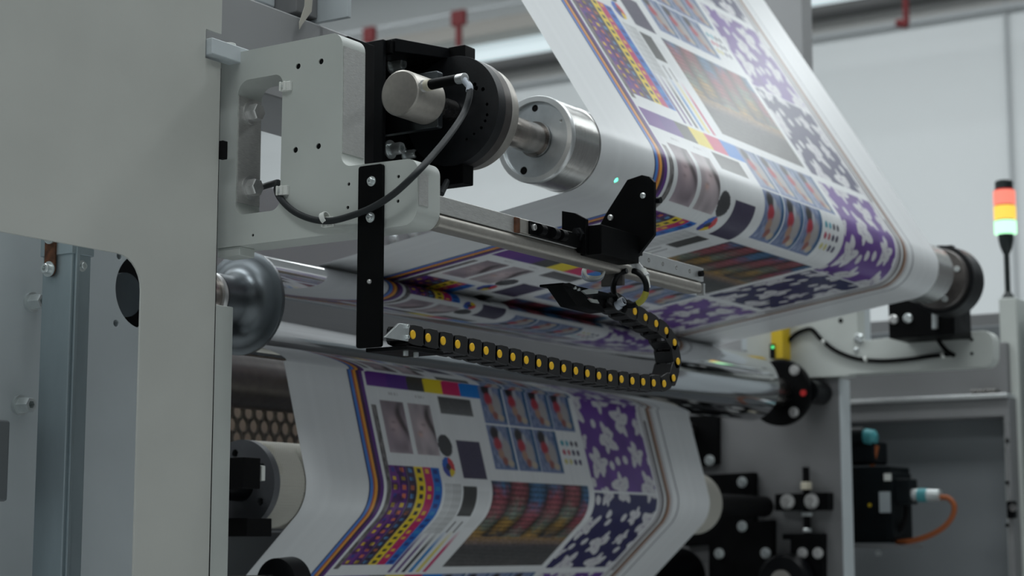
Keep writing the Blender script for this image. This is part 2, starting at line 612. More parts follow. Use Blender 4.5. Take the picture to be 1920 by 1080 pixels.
MB().cyl((3.27, y, z), (1, 0, 0), .33, .022, 32).build('shaft', 'black_matt', t)

# ------------------------------------------------------------------ the printed web
G = 0.0005


def inner(C1, C2, sgn):
    dx, dy = C2[0] - C1[0], C2[1] - C1[1]
    D = math.hypot(dx, dy)
    return math.atan2(dy, dx) + sgn * math.acos((C1[2] + C2[2] + 2 * G) / D)


AIN, AOUT = math.atan(1.60), math.atan(0.93)
c1, c2, c3 = [(a_[0], a_[1], a_[2] + G) for a_ in (R1, R2, R3)]
cp = lambda C, t_: np.array([C[0] + C[2] * math.cos(t_), C[1] + C[2] * math.sin(t_)])
n1 = PI / 2 + AIN
T1 = cp(c1, n1)
top = T1 + np.array([math.cos(AIN), math.sin(AIN)]) * 1.15
a12 = inner(R1, R2, -1) % (2 * PI)
a2s = (a12 + PI) % (2 * PI)
a2e = inner(R2, R3, 1)
a3s = (a2e + PI) % (2 * PI)
n3 = 1.5 * PI - AOUT
E3 = cp(c3, n3)
SEG = [('L', top, T1), ('A', c1, n1, a12), ('L', cp(c1, a12), cp(c2, a2s)), ('A', c2, a2s, a2e),
       ('L', cp(c2, a2e), cp(c3, a3s)), ('A', c3, a3s, n3), ('L', E3, E3 + np.array([math.cos(AOUT), -math.sin(AOUT)]) * .60)]
SLEN = [float(np.hypot(*(q[2] - q[1]))) if q[0] == 'L' else abs(q[3] - q[2]) * q[1][2] for q in SEG]
S0 = np.concatenate([[0], np.cumsum(SLEN)])


def web_pt(s):
    k = min(int(np.searchsorted(S0, s, side='right')) - 1, len(SEG) - 1)
    q = SEG[k]
    f = (s - S0[k]) / SLEN[k]
    if q[0] == 'L':
        return q[1] + (q[2] - q[1]) * f
    return cp(q[1], q[2] + (q[3] - q[2]) * f)


DS, DX = 0.0014, 0.0019
sv = np.concatenate([np.arange(0, .60, .02), np.arange(.60, 1.70, DS), np.arange(1.70, 1.80, .003), np.arange(1.80, 2.30, DS), np.arange(2.30, S0[-1], .02), [S0[-1]]])
xv = np.concatenate([np.arange(0, .134, .012), np.arange(.134, .204, .0008), np.arange(.204, 1.11, DX), np.arange(1.11, WEB1 - WEB0, .012), [WEB1 - WEB0]])
YZ = np.array([web_pt(q) for q in sv])
PH = np.interp(sv, [0.275, 0.675, 1.075, 1.474, 1.838, 2.198, 2.56], [-2, -1, 0, 1, 2, 3, 4]) % 1.0
XX, FF = np.meshgrid(xv, PH)
SS = np.meshgrid(xv, sv)[1]


def paint(X, F, s):
    rng = np.random.default_rng(4)
    H, Wd = X.shape
    C = np.empty((H, Wd, 3))
    C[:] = (0.77, 0.79, 0.80)
    YM = F * 0.372                      # metres along one print

    def R_(x0, x1, f0, f1, col):
        m = (X >= x0) & (X < x1) & (F >= f0) & (F < f1)
        C[m] = col
        return m

    def vnoise(scale_x, scale_f, seed, lo=0.0, hi=1.0):
        r_ = np.random.default_rng(seed)
        g = r_.random((64, 64))
        a = (X / scale_x) % 63
        b = (YM / scale_f) % 63
        ia, ib = a.astype(int), b.astype(int)
        fa, fb = a - ia, b - ib
        fa = fa * fa * (3 - 2 * fa)
        fb = fb * fb * (3 - 2 * fb)
        v = g[ib, ia] * (1 - fa) * (1 - fb) + g[ib, ia + 1] * fa * (1 - fb) + g[ib + 1, ia] * (1 - fa) * fb + g[ib + 1, ia + 1] * fa * fb
        return lo + (hi - lo) * v

    # faint streaks in the clear margin
    st = np.interp(X[0], np.linspace(0, 1.3, 300), rng.normal(0, .012, 300))
    C += st[None, :, None]
    # edge register lines
    purple, dpur, navy = (0.085, 0.025, 0.20), (0.05, 0.015, 0.14), (0.018, 0.018, 0.085)
    for x0, x1, c in [(.142, .1455, (.02, .025, .10)), (.1455, .153, (.07, .22, .62)), (.153, .157, (.42, .10, .05)), (.157, .163, (.80, .36, .05)),
                      (.163, .170, (.06, .02, .07)), (.170, .1785, (.11, .03, .22))]:
        C[(X >= x0) & (X < x1)] = c
    # speckled strip
    m = (X >= .1855) & (X < .1975) & (F > .17) & (F < .96)
    v = vnoise(.004, .006, 3)
    C[m] = (np.array([.16, .15, .15])[None] * (0.45 + 1.2 * v[m][:, None]))
    # colour bar
    f1 = .086
    R_(.185, .237, 0, f1, (.13, .03, .26))
    R_(.237, .288, 0, f1, (.09, .025, .24))
    R_(.288, .332, 0, f1, (.05, .05, .05))
    R_(.332, .382, 0, f1, (.78, .62, .02))
    R_(.382, .431, 0, f1, (.60, .02, .12))
    R_(.431, .486, 0, f1, (.01, .20, .62))
    # tiny captions under the bar
    for x0 in (.236, .300):
        m = (X > x0) & (X < x0 + .026) & (F > .108) & (F < .120) & (np.sin(X * 2400) > -.1)
        C[m] = (.45, .45, .46)
    # two portraits
    for j, (x0, x1) in enumerate(((.2085, .268), (.279, .338))):
        m = (X >= x0) & (X < x1) & (F >= .147) & (F < .372)
        tx = (X - x0) / (x1 - x0)
        tf = (F - .147) / .225
        v = vnoise(.012, .018, 11 + j)
        base = np.stack([.36 + .16 * v, .31 + .14 * v, .33 + .15 * v], -1) * (0.85 + .25 * tf)[..., None] if j else np.stack([.26 + .14 * v, .21 + .12 * v, .24 + .13 * v], -1) * (0.75 + .45 * tf)[..., None]
        # hair, face, dress as soft areas
        hair = np.clip(1.5 * np.exp(-(((tx - (.80 if j == 0 else .88) + .12 * np.sin(tf * 7)) / .12) ** 2 + ((tf - .34) / .34) ** 2)), 0, 1.1)
        face = np.exp(-(((tx - (.45 if j == 0 else .5)) / .26) ** 2 + ((tf - .45) / .2) ** 2))
        dress = np.exp(-(((tx - .6) / .35) ** 2 + ((tf - .92) / .12) ** 2)) + 1.6 * np.exp(-(((tx - .42 - .1 * j) / .10) ** 2 + ((tf - .40) / .025) ** 2)) + 1.3 * np.exp(-(((tx - .34) / .09) ** 2 + ((tf - .55) / .03) ** 2))
        fl_ = np.exp(-(((tx - .30) / .10) ** 2 + ((tf - .60) / .05) ** 2)) * j
        base = base * (1 - .75 * hair)[..., None] + face[..., None] * np.array([.18, .12, .11])
        base = base * (1 - .25 * dress)[..., None] + fl_[..., None] * np.array([.10, -.02, -.08])
        C[m] = np.clip(base, .03, .8)[m]
    # grey gradient block and lilac block
    m = R_(.364, .455, .10, .178, (.1, .1, .1))
    g = .06 + .10 * (F - .10) / .078 + vnoise(.002, .002, 5, -.02, .02)
    C[m] = np.repeat(g[m][:, None], 3, 1)
    m = R_(.390, .456, .292, .463, (.1, .1, .1))
    C[m] = (np.array([.055, .045, .09])[None] + (vnoise(.002, .002, 6)[m][:, None] - .5) * .02)
    # dots beside
    d = np.hypot(X - .357, (F - .322) * .372)
    C[d < .0185] = (.055, .055, .06)
    dx_, dy_ = X - .354, (F - .418) * .372
    d = np.hypot(dx_, dy_)
    an = np.arctan2(dy_, dx_)
    for a0, a1, c in [(-PI, -PI / 2.2, (.02, .12, .5)), (-PI / 2.2, .4, (.62, .05, .06)), (.4, 1.5, (.75, .55, .02)), (1.5, PI, (.05, .07, .35))]:
        C[(d < .0165) & (an >= a0) & (an < a1)] = c
    C[d < .006] = (.03, .03, .05)
    # film strips
    cols = [((.17, .04, .25), (.75, .50, .04), (.05, .06, .30)), ((.10, .02, .20), (.62, .16, .08), (.72, .50, .05)), ((.05, .03, .07), (.10, .25, .50), (.40, .12, .06)),
            ((.80, .60, .02), (.03, .03, .04), (.04, .04, .05)), ((.52, .01, .14), (.75, .45, .05), (.55, .02, .10)), ((.01, .15, .55), (.02, .04, .25), (.03, .25, .55))]
    x0s = np.linspace(.196, .326, 7)
    for k in range(6):
        a, b = x0s[k], x0s[k + 1]
        m = (X >= a) & (X < b) & (F >= .425) & (F < .935)
        C[m] = cols[k][0]
        cell = ((F - .425) / .0365)
        ci = np.floor(cell).astype(int)
        cf = cell - ci
        inx = (X - a) / (b - a)
        sq = m & (inx > .28) & (inx < .72) & (cf > .25) & (cf < .75)
        pick = ((ci * 7 + k * 5) % 3 != 0) if k != 3 else (ci > -1)
        C[sq & pick] = cols[k][1]
        C[sq & ~pick] = cols[k][2]
        if k < 3:
            dk = m & (vnoise(.006, .010, 21 + k) > .62)
            C[dk] = C[dk] * .45
        ln = m & (inx < .07)
        C[ln] = C[ln] * .6 + np.array([.35, .3, .4]) * .4
    # fine line fields, dark block, short bars
    m = (X >= .334) & (X < .378) & (F >= .49) & (F < .74)
    C[m] *= (0.60 + .30 * (np.sin(X[m] * 1150) > 0) + .05 * np.sin(F[m] * 200))[:, None]
    R_(.384, .421, .50, .635, (.05, .05, .05))
    R_(.391, .3955, .665, .735, (.04, .04, .05))
    R_(.4095, .414, .665, .735, (.04, .04, .05))
    m = (X >= .426) & (X < .455) & (F >= .52) & (F < .70)
    C[m] *= .93
    for k, c in enumerate([(.10, .04, .22), (.13, .06, .22), (.05, .05, .06), (.02, .22, .55), (.72, .62, .15), (.55, .03, .15)]):
        x0 = .328 + k * .0187
        m = (X >= x0) & (X < x0 + .009) & (F >= .72) & (F < .985)
        al = np.clip((F - .72) / .12, 0, 1)[m][:, None]
        C[m] = C[m] * (1 - al) + np.array(c) * al
    # picture cards: blue ground, a figure with dark hair and red clothing
    for row in range(2):
        for k in range(4):
            if row == 1 and k == 3:
                continue
            x0 = .486 + k * .0715
            x1 = x0 + .0695
            f0, f1 = (0.0, .200) if row == 0 else (.208, .415)
            m = (X >= x0) & (X < x1) & (F >= f0) & (F < f1)
            tx = (X - x0) / (x1 - x0)
            tf = (F - f0) / (f1 - f0)
            v = vnoise(.005, .007, 40 + row)
            base = np.stack([.09 + .20 * v, .14 + .20 * v, .27 + .24 * v], -1)
            base[tx > .86] = (.03, .11, .24)
            base[(tx < .06) | (tf > .95)] = (.15, .20, .38)

            def blob(cx, cy, rx, ry, col, p=2.0):
                e = np.clip(1.5 - 1.5 * ((np.abs(tx - cx) / rx) ** p + (np.abs(tf - cy) / ry) ** p), 0, 1)[..., None]
                base[:] = base * (1 - e) + np.array(col) * e
            blob(.66, .55, .22, .34, (.40, .38, .38))
            blob(.30, .18, .22, .20, (.025, .02, .022))
            blob(.52, .25, .10, .16, (.45, .46, .50))
            blob(.34, .42, .20, .18, (.42, .035, .055))
            blob(.40, .64, .15, .15, (.42, .25, .18))
            blob(.52, .80, .14, .12, (.30, .10, .08))
            blob(.74, .84, .16, .10, (.50, .42, .32))
            C[m] = base[m]
    # colour dots after the last card
    for i in range(4):
        for j in range(3):
            c = [[(.04, .32, .40), (.10, .40, .50), (.05, .05, .08), (.07, .07, .10)], [(.48, .06, .12), (.50, .15, .18), (.05, .04, .10), (.06, .05, .10)],
                 [(.62, .58, .22), (.62, .58, .25), (.05, .04, .12), (.06, .05, .12)]][j][i]
            d = np.hypot(X - (.7145 + i * .0155), (F - (.262 + j * .045)) * .372)
            C[d < .0052] = c
    # woven basket picture: rainbow columns fading to dark grey
    m = (X >= .466) & (X < .7665) & (F >= .467) & (F < .955)
    tf = (F - .467) / .488
    colw = ((X - .466) / .0555 + .55 * tf)
    fr = colw % 1.0
    lad = np.sin(F * 260 + 5 * np.floor(colw)) * .5 + .5
    rb = np.array([[.045, .13, .26], [.26, .055, .08], [.22, .06, .07], [.12, .16, .13], [.30, .17, .035], [.05, .05, .05], [.075, .075, .075], [.09, .085, .085]])
    kk = np.clip((tf * 7 + (1.1 * np.sin(np.floor(colw) * 2.1) + .9 * (vnoise(.010, .007, 62) - .5)) * (tf < .6)), 0, 6.99)
    i0 = kk.astype(int)
    ff = (kk - i0)[..., None]
    base = rb[i0] * (1 - ff) + rb[np.minimum(i0 + 1, 7)] * ff
    shade = (.30 + .95 * np.clip(np.sin(fr * PI), 0, 1)) * (.55 + .6 * lad) * (.7 + .6 * vnoise(.004, .004, 63))
    base = base * np.where(tf < .58, shade, .6 + .3 * lad + .5 * vnoise(.006, .004, 60))[..., None]
    mid = np.exp(-((tf - .66) / .07) ** 2)[..., None] * vnoise(.004, .003, 61)[..., None]
    base = base + mid * np.array([.13, .10, .12])
    C[m] = base[m]
    # flower print, purple above, navy below
    m1 = (X >= .786) & (X < 1.012) & (F >= .012) & (F < .488)
    m2 = (X >= .786) & (X < 1.012) & (F >= .500) & (F < .972)
    C[m1] = (.125, .045, .27)
    v = vnoise(.03, .03, 70)
    C[m1] = C[m1] * (.8 + .45 * v[m1])[:, None]
    C[m2] = (.024, .022, .10)
    mm = m1 | m2
    spots = []
    r2_ = np.random.default_rng(12)
    for tries in range(1500):
        x, yy = r2_.uniform(.782, 1.016), r2_.uniform(0.0, .372)
        rad = .034 if tries < 60 else .029 if tries < 250 else .022 if tries < 420 else .0085 if tries < 900 else .006
        if len([1 for q_ in spots if q_[2] < .012]) > 16 and rad < .012:
            break
        if all(math.hypot(x - a, yy - b) > (rad + c) * 1.03 for a, b, c, _ in spots):
            spots.append((x, yy, rad, r2_.uniform(0, 6.3)))
    for x, yy, rad, ph in spots:
        dx_ = X - x
        dy_ = YM - yy
        near = mm & (np.abs(dx_) < rad * 1.3) & (np.abs(dy_) < rad * 1.3)
        if not near.any():
            continue
        dd = np.hypot(dx_[near], dy_[near])
        aa = np.arctan2(dy_[near], dx_[near]) + ph
        rr = rad * (.74 + .17 * np.sin(5 * aa + ph) + .12 * np.sin(3 * aa + 2 * ph) + .08 * np.sin(8 * aa + 3 * ph)) if rad > .012 else rad
        ins = dd < rr
        idx = np.argwhere(near)
        idx = idx[ins]
        C[idx[:, 0], idx[:, 1]] = (.66, .66, .68)
        if rad > .02:
            vein = (np.abs(np.sin(2.5 * aa + .5 * ph - .8)) < .10) & (dd < rr * .6) | (np.abs(dd - rad * .30) < rad * .05) & (np.sin(2 * aa) > .2)
            iv = np.argwhere(near)[ins & vein]
            C[iv[:, 0], iv[:, 1]] = (.40, .36, .46)
    # right-hand edge lines
    v = vnoise(.004, .03, 80)
    for x0, x1, c in [(1.020, 1.026, (.30, .27, .30)), (1.030, 1.040, (.10, .08, .09)), (1.046, 1.052, (.12, .10, .09)), (1.052, 1.064, (.30, .16, .10)), (1.068, 1.072, (.30, .27, .29)),
                      (1.094, 1.0975, (.06, .06, .09))]:
        C[(X >= x0) & (X < x1)] = c
    m = (X >= 1.030) & (X < 1.040) & (F < .10)
    C[m] = (.6, .6, .62)
    return np.clip(C, 0.005, 0.95)


COLS = paint(XX, FF, SS)
nS, nX = XX.shape
verts = np.empty((nS, nX, 3))
verts[..., 0] = WEB0 + XX
verts[..., 1] = YZ[:, 0][:, None]
verts[..., 2] = YZ[:, 1][:, None]
ii = np.arange(nS * nX).reshape(nS, nX)
quads = np.stack([ii[:-1, :-1], ii[1:, :-1], ii[1:, 1:], ii[:-1, 1:]], -1).reshape(-1, 4)
worg = np.array([2.6, 1.5, verts[..., 2].min()])
me = bpy.data.meshes.new('printed_web')
me.vertices.add(nS * nX)
me.vertices.foreach_set('co', (verts.reshape(-1, 3) - worg).astype(np.float32).ravel())
nq = len(quads)
me.loops.add(nq * 4)
me.loops.foreach_set('vertex_index', quads.astype(np.int32).ravel())
me.polygons.add(nq)
me.polygons.foreach_set('loop_start', np.arange(0, nq * 4, 4, dtype=np.int32))
me.update(calc_edges=True)
me.validate()
me.shade_smooth()
ca = me.color_attributes.new('print', 'FLOAT_COLOR', 'POINT')
ca.data.foreach_set('color', np.concatenate([COLS.reshape(-1, 3), np.ones((nS * nX, 1))], 1).astype(np.float32).ravel())
me.materials.append(M['printed_film'])
o = bpy.data.objects.new('printed_web', me)
COL.objects.link(o)
o.location = worg
reg(o, worg)
props(o, 'continuous glossy white web printed with colour bars, portraits, picture cards and purple flowers', 'printed web')

# ------------------------------------------------------------------ near side: cover panel and frame
pan = thing('cover_panel', (1.2, 1.335, 0.0), 'large grey painted side panel with a rounded window opening and a slot', 'panel')
outer = [(0.60, 0.9), (0.60, 2.45), (1.4872, 2.45), (1.4872, 1.9572), (1.4622, 1.9572), (1.4622, 1.9253), (1.4872, 1.9253), (1.4850, 0.9), (1.3742, 0.9), (1.3742, 1.6948), (0.70, 1.6948), (0.70, 0.9)]
outer = rounded(outer, [0, 0, 0, 0, 0, 0, 0, 0, 0, .034, .02, 0])
MB().prism('Y', [outer], 1.335, 1.3375).build('sheet', 'paint_warm', pan, bevel=.0006)
MB().box((1.10, 1.36, 0.0), (1.38, 1.40, 0.9)).build('foot', 'paint_warm', pan)
st = thing('edge_strip', (1.505, 1.34, 0.0), 'narrow painted upright strip beside the panel below the bracket', 'strip')
MB().prism('Y', [[(1.4907, 0.0), (1.5203, 0.0), (1.5203, 1.6600), (1.4907, 1.6600)]], 1.339, 1.3475).build('sheet', 'paint', st, bevel=.001)
MB().box((1.4760, 1.3378, 0.0), (1.4906, 1.3388, 1.92)).build('seam_shade', 'black_matt', label='dark seal strip for the shaded gap behind the cover panel', cat='shading')  # black strip stands in for the shade in the open seam
MB().box((1.4875, 1.330, 1.8185), (1.4955, 1.3376, 1.8385)).build('rubber_buffer', 'black_matt', label='small black rubber buffer in the seam beside the bracket', cat='buffer', bevel=.0008)
# locating bar through the slot
lb = thing('locating_bar', (1.5, 1.33, 1.928), 'light grey locating bar poking through the panel slot above the bracket', 'bar')
MB().box((1.4635, 1.327, 1.9290), (1.60, 1.3455, 1.9475)).build('bar', 'paint_cool', lb, bevel=.0015)
MB().cyl((1.505, 1.339, 1.9475), (0, 0, 1), .004, .007, 20).build('weld_stud', 'white_plastic', lb, bevel=.001)

# cross beam of the frame behind the bracket, with a bolted block on top
cb = thing('cross_beam', (1.7, 1.4, 0.0), 'grey cross beam of the press frame behind the bracket', 'beam')
MB().box((1.47, 1.37, 1.9185), (1.86, 1.50, 2.026)).build('beam_body', 'paint_mid', cb, bevel=.003)
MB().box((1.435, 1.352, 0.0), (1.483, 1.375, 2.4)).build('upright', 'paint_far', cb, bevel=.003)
tb = thing('top_block', (1.72, 1.30, 2.026), 'light grey overhanging block above the bracket with masking tape', 'block')
q0 = P(598, 42, X=1.70)
q1 = P(652, 28, X=1.70)
MB().box((1.70, q1[1], q0[2]), (1.707, 1.44, q0[2] + .12)).build('block_body', 'paint_cool', tb, bevel=.001)
MB().box((1.66, q0[1] + .002, q0[2] + .004), (1.70, 1.44, q0[2] + .12)).build('clamp_body', 'paint_far', tb, bevel=.002)
MB().box((1.60, q0[1] + .035, q0[2] + .014), (1.66, 1.44, q0[2] + .12)).build('bright_edge', 'paint_cool', tb, bevel=.002)
# strip of tape hanging from it
a = P(578, -8, Y=q0[1] - .012)
b_ = P(561, 55, Y=q0[1] - .012)
tp = [(a[0] - .006, a[2]), (a[0] + .008, a[2]), (a[0] + .006, a[2] - .018), (b_[0] + .004, b_[2] + .006), (b_[0], b_[2]), (b_[0] - .0005, b_[2] + .008), (a[0] - .007, a[2] - .015)]
MB().prism('Y', [tp], a[1] - .0006, a[1]).build('tape_strip', 'tape', tb, smooth=0)

# ------------------------------------------------------------------ the bracket
BX0, BX1 = 1.51, 1.55
bk = thing('roller_bracket', (1.53, 1.2, 1.7255), 'thick pale grey painted bracket plate with a window and drilled holes carrying the upper roller', 'bracket')
out = [(1.3585, 1.9415), (1.1855, 1.9430), (1.1850, 1.7965), (1.0862, 1.7950), (1.0862, 1.7262), (1.3585, 1.7250)]
out = rounded(out, [.001, .014, .013, .013, .018, .001])
win = rounded([(1.3300, 1.9088), (1.2665, 1.9088), (1.2675, 1.7590), (1.3305, 1.7590)], [.016, .011, .013, .012])
loops = [out, win]
for (hy, hz), hr in [((1.2454, 1.9138), .0033), ((1.2140, 1.9146), .0033), ((1.2472, 1.8221), .0033), ((1.2159, 1.8225), .0033), ((1.1746, 1.7771), .0019), ((1.1756, 1.7523), .0019),
                     ((1.1104, 1.7781), .0019), ((1.1108, 1.7525), .0019), ((1.3045, 1.7348), .0016)]:
    loops.append(circle((hy, hz), hr, 16))
MB().prism('X', loops, BX0, BX1).build('plate', 'paint', bk, bevel=.0011)
# black plugs stand in for the shade inside the blind holes
hb = MB()
for hy, hz in [(1.2454, 1.9138), (1.2140, 1.9146), (1.2472, 1.8221), (1.2159, 1.8225), (1.1746, 1.7771), (1.1756, 1.7523), (1.1104, 1.7781), (1.1108, 1.7525), (1.3045, 1.7348)]:
    MB().cyl((BX0 + .0016, hy, hz), (1, 0, 0), .02, .00328 if hz > 1.81 else (.00188 if hz > 1.74 else .00158), 16).build('tapped_hole_shade', 'black_matt', bk)
# bare milled faces of the window wall and end faces
MB().box((BX0 + .0014, 1.3288, 1.774), (BX1 - .0014, 1.3302, 1.893)).build('milled_face', 'milled', bk)
MB().box((BX0 + .0016, 1.1842, 1.8120), (BX1 - .0016, 1.1853, 1.9275)).build('milled_face', 'milled', bk)
MB().box((BX0 + .0016, 1.0854, 1.7465), (BX0 + .018, 1.0864, 1.7800)).build('milled_face', 'milled', bk)
for u, v in [(470, 212), (462, 351)]:
    q = P(u, v, Y=1.328)
    hex_bolt(bk, (BX0 + .0205, 1.3290, q[2]), (0, -1, 0), .0098, .0115)
# foot block under its left end
MB().box((1.5125, 1.325, 1.7150), (1.5375, 1.357, 1.7252)).build('foot_block', 'paint', bk, bevel=.001)


def cable_mount(u, v, vertical=False):
    q = P(u, v, X=BX0)
    b = MB()
    b.box((BX0 - .004, q[1] - .0068, q[2] - .0052), (BX0, q[1] + .0068, q[2] + .0052))
    b.box((BX0 - .0065, q[1] - .0015, q[2] - .0052), (BX0 - .004, q[1] + .0015, q[2] + .0052))
    b.box((BX0 - .0065, q[1] + .0045, q[2] - .0052), (BX0 - .004, q[1] + .0068, q[2] + .0052))
    o = b.build('cable_mount', 'white_plastic', bk, bevel=.0007)
    MB().cyl((BX0 - .0042, q[1] + .003, q[2]), (-1, 0, 0), .0008, .0018, 14).build('rivet', 'zinc', o)
    return q


cable_mount(539, 163)
cable_mount(533, 358)
q = cable_mount(618, 417)
tie = MB()
tie.lathe((BX0 - .0075, q[1] + .0005, q[2] + .004), (0, 1, -.25), [(-.0028, .0052), (-.0028, .0062), (.0028, .0062), (.0028, .0052)], 20, closed=True)
tie.build('cable_tie', 'white_plastic', bk)

# ------------------------------------------------------------------ encoder cable (dark grey, looped on the bracket)
ec = thing('encoder_cable', (1.5, 1.2, 1.74), 'dark grey cable looping from the round encoder across the bracket', 'cable')
cpts = []
for u, v, X in [(868, 148, 1.632), (880, 162, 1.628), (879, 185, 1.622), (868, 215, 1.612), (845, 250, 1.575), (815, 287, 1.535), (780, 325, 1.497), (740, 362, 1.492), (700, 388, 1.494), (660, 404, 1.499), (620, 414, 1.5025), (585, 411, 1.5025), (552, 397, 1.503), (528, 375, 1.507),
                (519, 356, 1.516), (522, 343, 1.528), (510, 345, 1.545), (485, 352, 1.565), (455, 358, 1.58)]:
    cpts.append(P(u, v, X=X))
MB().tube(cpts, .0036, 14, 8).build('sheath', 'rubber_grey', ec)
MB().tube(cpts[:2] + [cpts[1] * .6 + cpts[2] * .4], .0039, 14, 8).build('grey_sleeve', 'sleeve_grey', ec)

# ------------------------------------------------------------------ bearing housing of the upper roller
y1, z1 = R1[0], R1[1]
bh = thing('bearing_housing', (1.70, y1, 1.79), 'black bearing housing with big round flange between bracket and upper roller', 'bearing housing')
XA = 1.660
zt = P(712, 74, X=XA)[2]
ya = P(718, 150, X=XA)[1]
zb = 1.786
MB().box((1.552, P(702, 150, X=1.60)[1], zb), (1.600, 1.245, P(690, 78, X=1.60)[2] - .006)).build('clamp_block', 'black_matt', bh, bevel=.001)
MB().box((XA, ya, zb), (XA + .006, 1.33, zt)).build('mounting_plate', 'black_satin', bh, bevel=.001)
XE = 1.752                         # face of the end plate
ze = P(868, 84, X=XE)[2]
YW = 1.278
MB().box((XA, YW, zb), (XE, YW + .03, ze - .012)).build('back_wall', 'black', bh, bevel=.001)
pr_ = P(742, 71, Y=1.236)
MB().box((XA + .006, 1.238, zt - .016), (pr_[0], YW + .03, zt)).build('rib_step', 'black', bh, bevel=.001)
MB().add([(pr_[0], 1.236, pr_[2] - .016), (pr_[0], 1.236, pr_[2]), (XE, 1.215, ze - .001), (XE, 1.215, ze - .014),
          (pr_[0], YW + .03, pr_[2] - .016), (pr_[0], YW + .03, pr_[2]), (XE, YW + .03, ze - .001), (XE, YW + .03, ze - .014)],
         [(0, 1, 2, 3), (4, 7, 6, 5), (1, 5, 6, 2), (0, 3, 7, 4), (0, 4, 5, 1), (2, 6, 7, 3)]).build('top_rib', 'black_satin', bh, bevel=.001)
# end plate with its round flange
fr = .0655
XF0 = 1.764
pr = P(872, 85, X=XE)
pb = P(868, 343, X=XE)
lug = [(pr[1], ze), (1.285, ze), (1.285, pb[2]), (pb[1], pb[2])]
MB().prism('X', [rounded(lug, .0015, 3)], XE, XE + .022).build('end_plate', 'black', bh, bevel=.001)
lp = [circle((y1, z1), fr, 80)]
for ang, rad, hr in [(140, .044, .0028), (133, .0465, .0026), (150, .050, .0026), (178, .049, .002), (196, .051, .002), (206, .0515, .002), (218, .052, .002), (232, .05, .0018), (246, .05, .0018)]:
    lp.append(circle((y1 - rad * math.sin(math.radians(ang - 90)), z1 + rad * math.cos(math.radians(ang - 90)) * .8), hr, 10))
MB().prism('X', lp, XE - .003, XF0).build('round_flange', 'black_iron', bh, bevel=.0012)
MB().lathe((XF0, y1, z1), (1, 0, 0), [(0, fr), (.014, fr), (.0145, fr - .001)], 96).build('flange_rim', 'rim_brown', bh)
MB().lathe((XF0 + .014, y1, z1), (1, 0, 0), [(0, fr - .001), (.002, fr - .002), (.018, fr - .0025), (.019, fr - .006)], 96).build('cover_ring', 'nickel', bh)
for u, v, r_, h_ in [(739, 122, .0072, .015), (735, 280, .0072, .016), (764, 290, .0055, .014)]:
    q = P(u, v, Y=YW - .003)
    cap_screw(bh, (q[0], YW, q[2]), (0, -1, 0), r_, h_)
q = P(838, 344, X=1.74)
MB().cyl(P(838, 340, X=1.74), P(828, 362, X=1.72) - P(838, 340, X=1.74), .03, .0036, 10).build('cable_stub', 'rubber_grey', bh)

# ------------------------------------------------------------------ encoder
en = thing('rotary_encoder', (1.66, y1, z1 - .027), 'round satin nickel encoder with side connector on the black housing', 'encoder')
ex = 1.645
MB().lathe((ex, y1, z1), (1, 0, 0), [(0, .0245), (.0012, .0262), (.003, .0265), (.052, .0265), (.0525, .0255)], 72).build('encoder_body', 'nickel', en)
yr_ = P(821, 200, X=ex + .0525)[1]
MB().prism('X', [rounded(rect(yr_, YW, P(821, 238, X=ex + .0525)[2], P(821, 132, X=ex + .0525)[2]), [.003, .001, .001, .003])], ex + .0525, ex + .0625).build('mounting_plate', 'flange_dark', en, bevel=.0008)
MB().cyl((ex + .0625, y1, z1), (1, 0, 0), .04, .012, 28).build('coupling', 'steel_dark', en)
MB().cyl((ex + .045, y1 + .012, z1 + .0245), (0, 0, 1), .004, .003, 14).build('screw', 'black', en)
# connector leaves the side facing -Y
c0 = P(791, 162, X=ex + .008)
c1_ = P(862, 148, X=ex - .012)
ax = Vector(c1_) - Vector(c0)
L_ = ax.length
MB().lathe(c0, ax, [(-.006, .0055), (0, .0055), (.0005, .0068), (.004, .0068), (.0045, .005), (.009, .005)], 24).build('plug_socket', 'steel', en)
MB().lathe(Vector(c0) + ax.normalized() * .008, ax, [(0, .0055), (.001, .0066), (.009, .0066), (.0095, .0060)], 24).build('plug_nut', 'cream', en)
MB().lathe(Vector(c0) + ax.normalized() * .017, ax, [(0, .0050), (.001, .0060), (L_ - .024, .0056), (L_ - .018, .0048)], 24).build('plug_grip', 'black', en)
MB().lathe(Vector(c0) + ax.normalized() * (L_ - .003), ax, [(0, .0056), (.012, .0056), (.0125, .0045)], 16).build('plug_sleeve', 'alu_bright', en)

# ------------------------------------------------------------------ strap carrying the drag chain
sp = thing('chain_hanger', (1.507, 1.143, 1.61), 'long black flat bar screwed to the bracket and holding the drag chain', 'hanger')
MB().prism('X', [rounded([(1.1585, 1.7930), (1.1275, 1.7930), (1.1275, 1.6030), (1.1590, 1.6030)], .003, 4)], 1.505, 1.5098).build('flat_bar', 'black', sp, bevel=.0005)
MB().box((1.5098, 1.098, 1.5990), (1.575, 1.150, 1.6030)).build('foot_angle', 'black', sp, bevel=.0006)
for u, v in [(697, 340), (695, 408)]:
    q = P(u, v, X=1.505)
    cap_screw(sp, q, (-1, 0, 0), .0034, .0035)
q = P(693, 528, X=1.505)
MB().lathe(q, (-1, 0, 0), [(0, .0026), (.0015, .0024), (.0028, .0012)], 16).build('rivet', 'steel', sp)
for dx_ in (.012, .030):
    MB().cyl((1.5098 + dx_, 1.108, 1.5990), (0, 0, -1), .005, .0028, 12).build('foot_screw', 'zinc', sp)

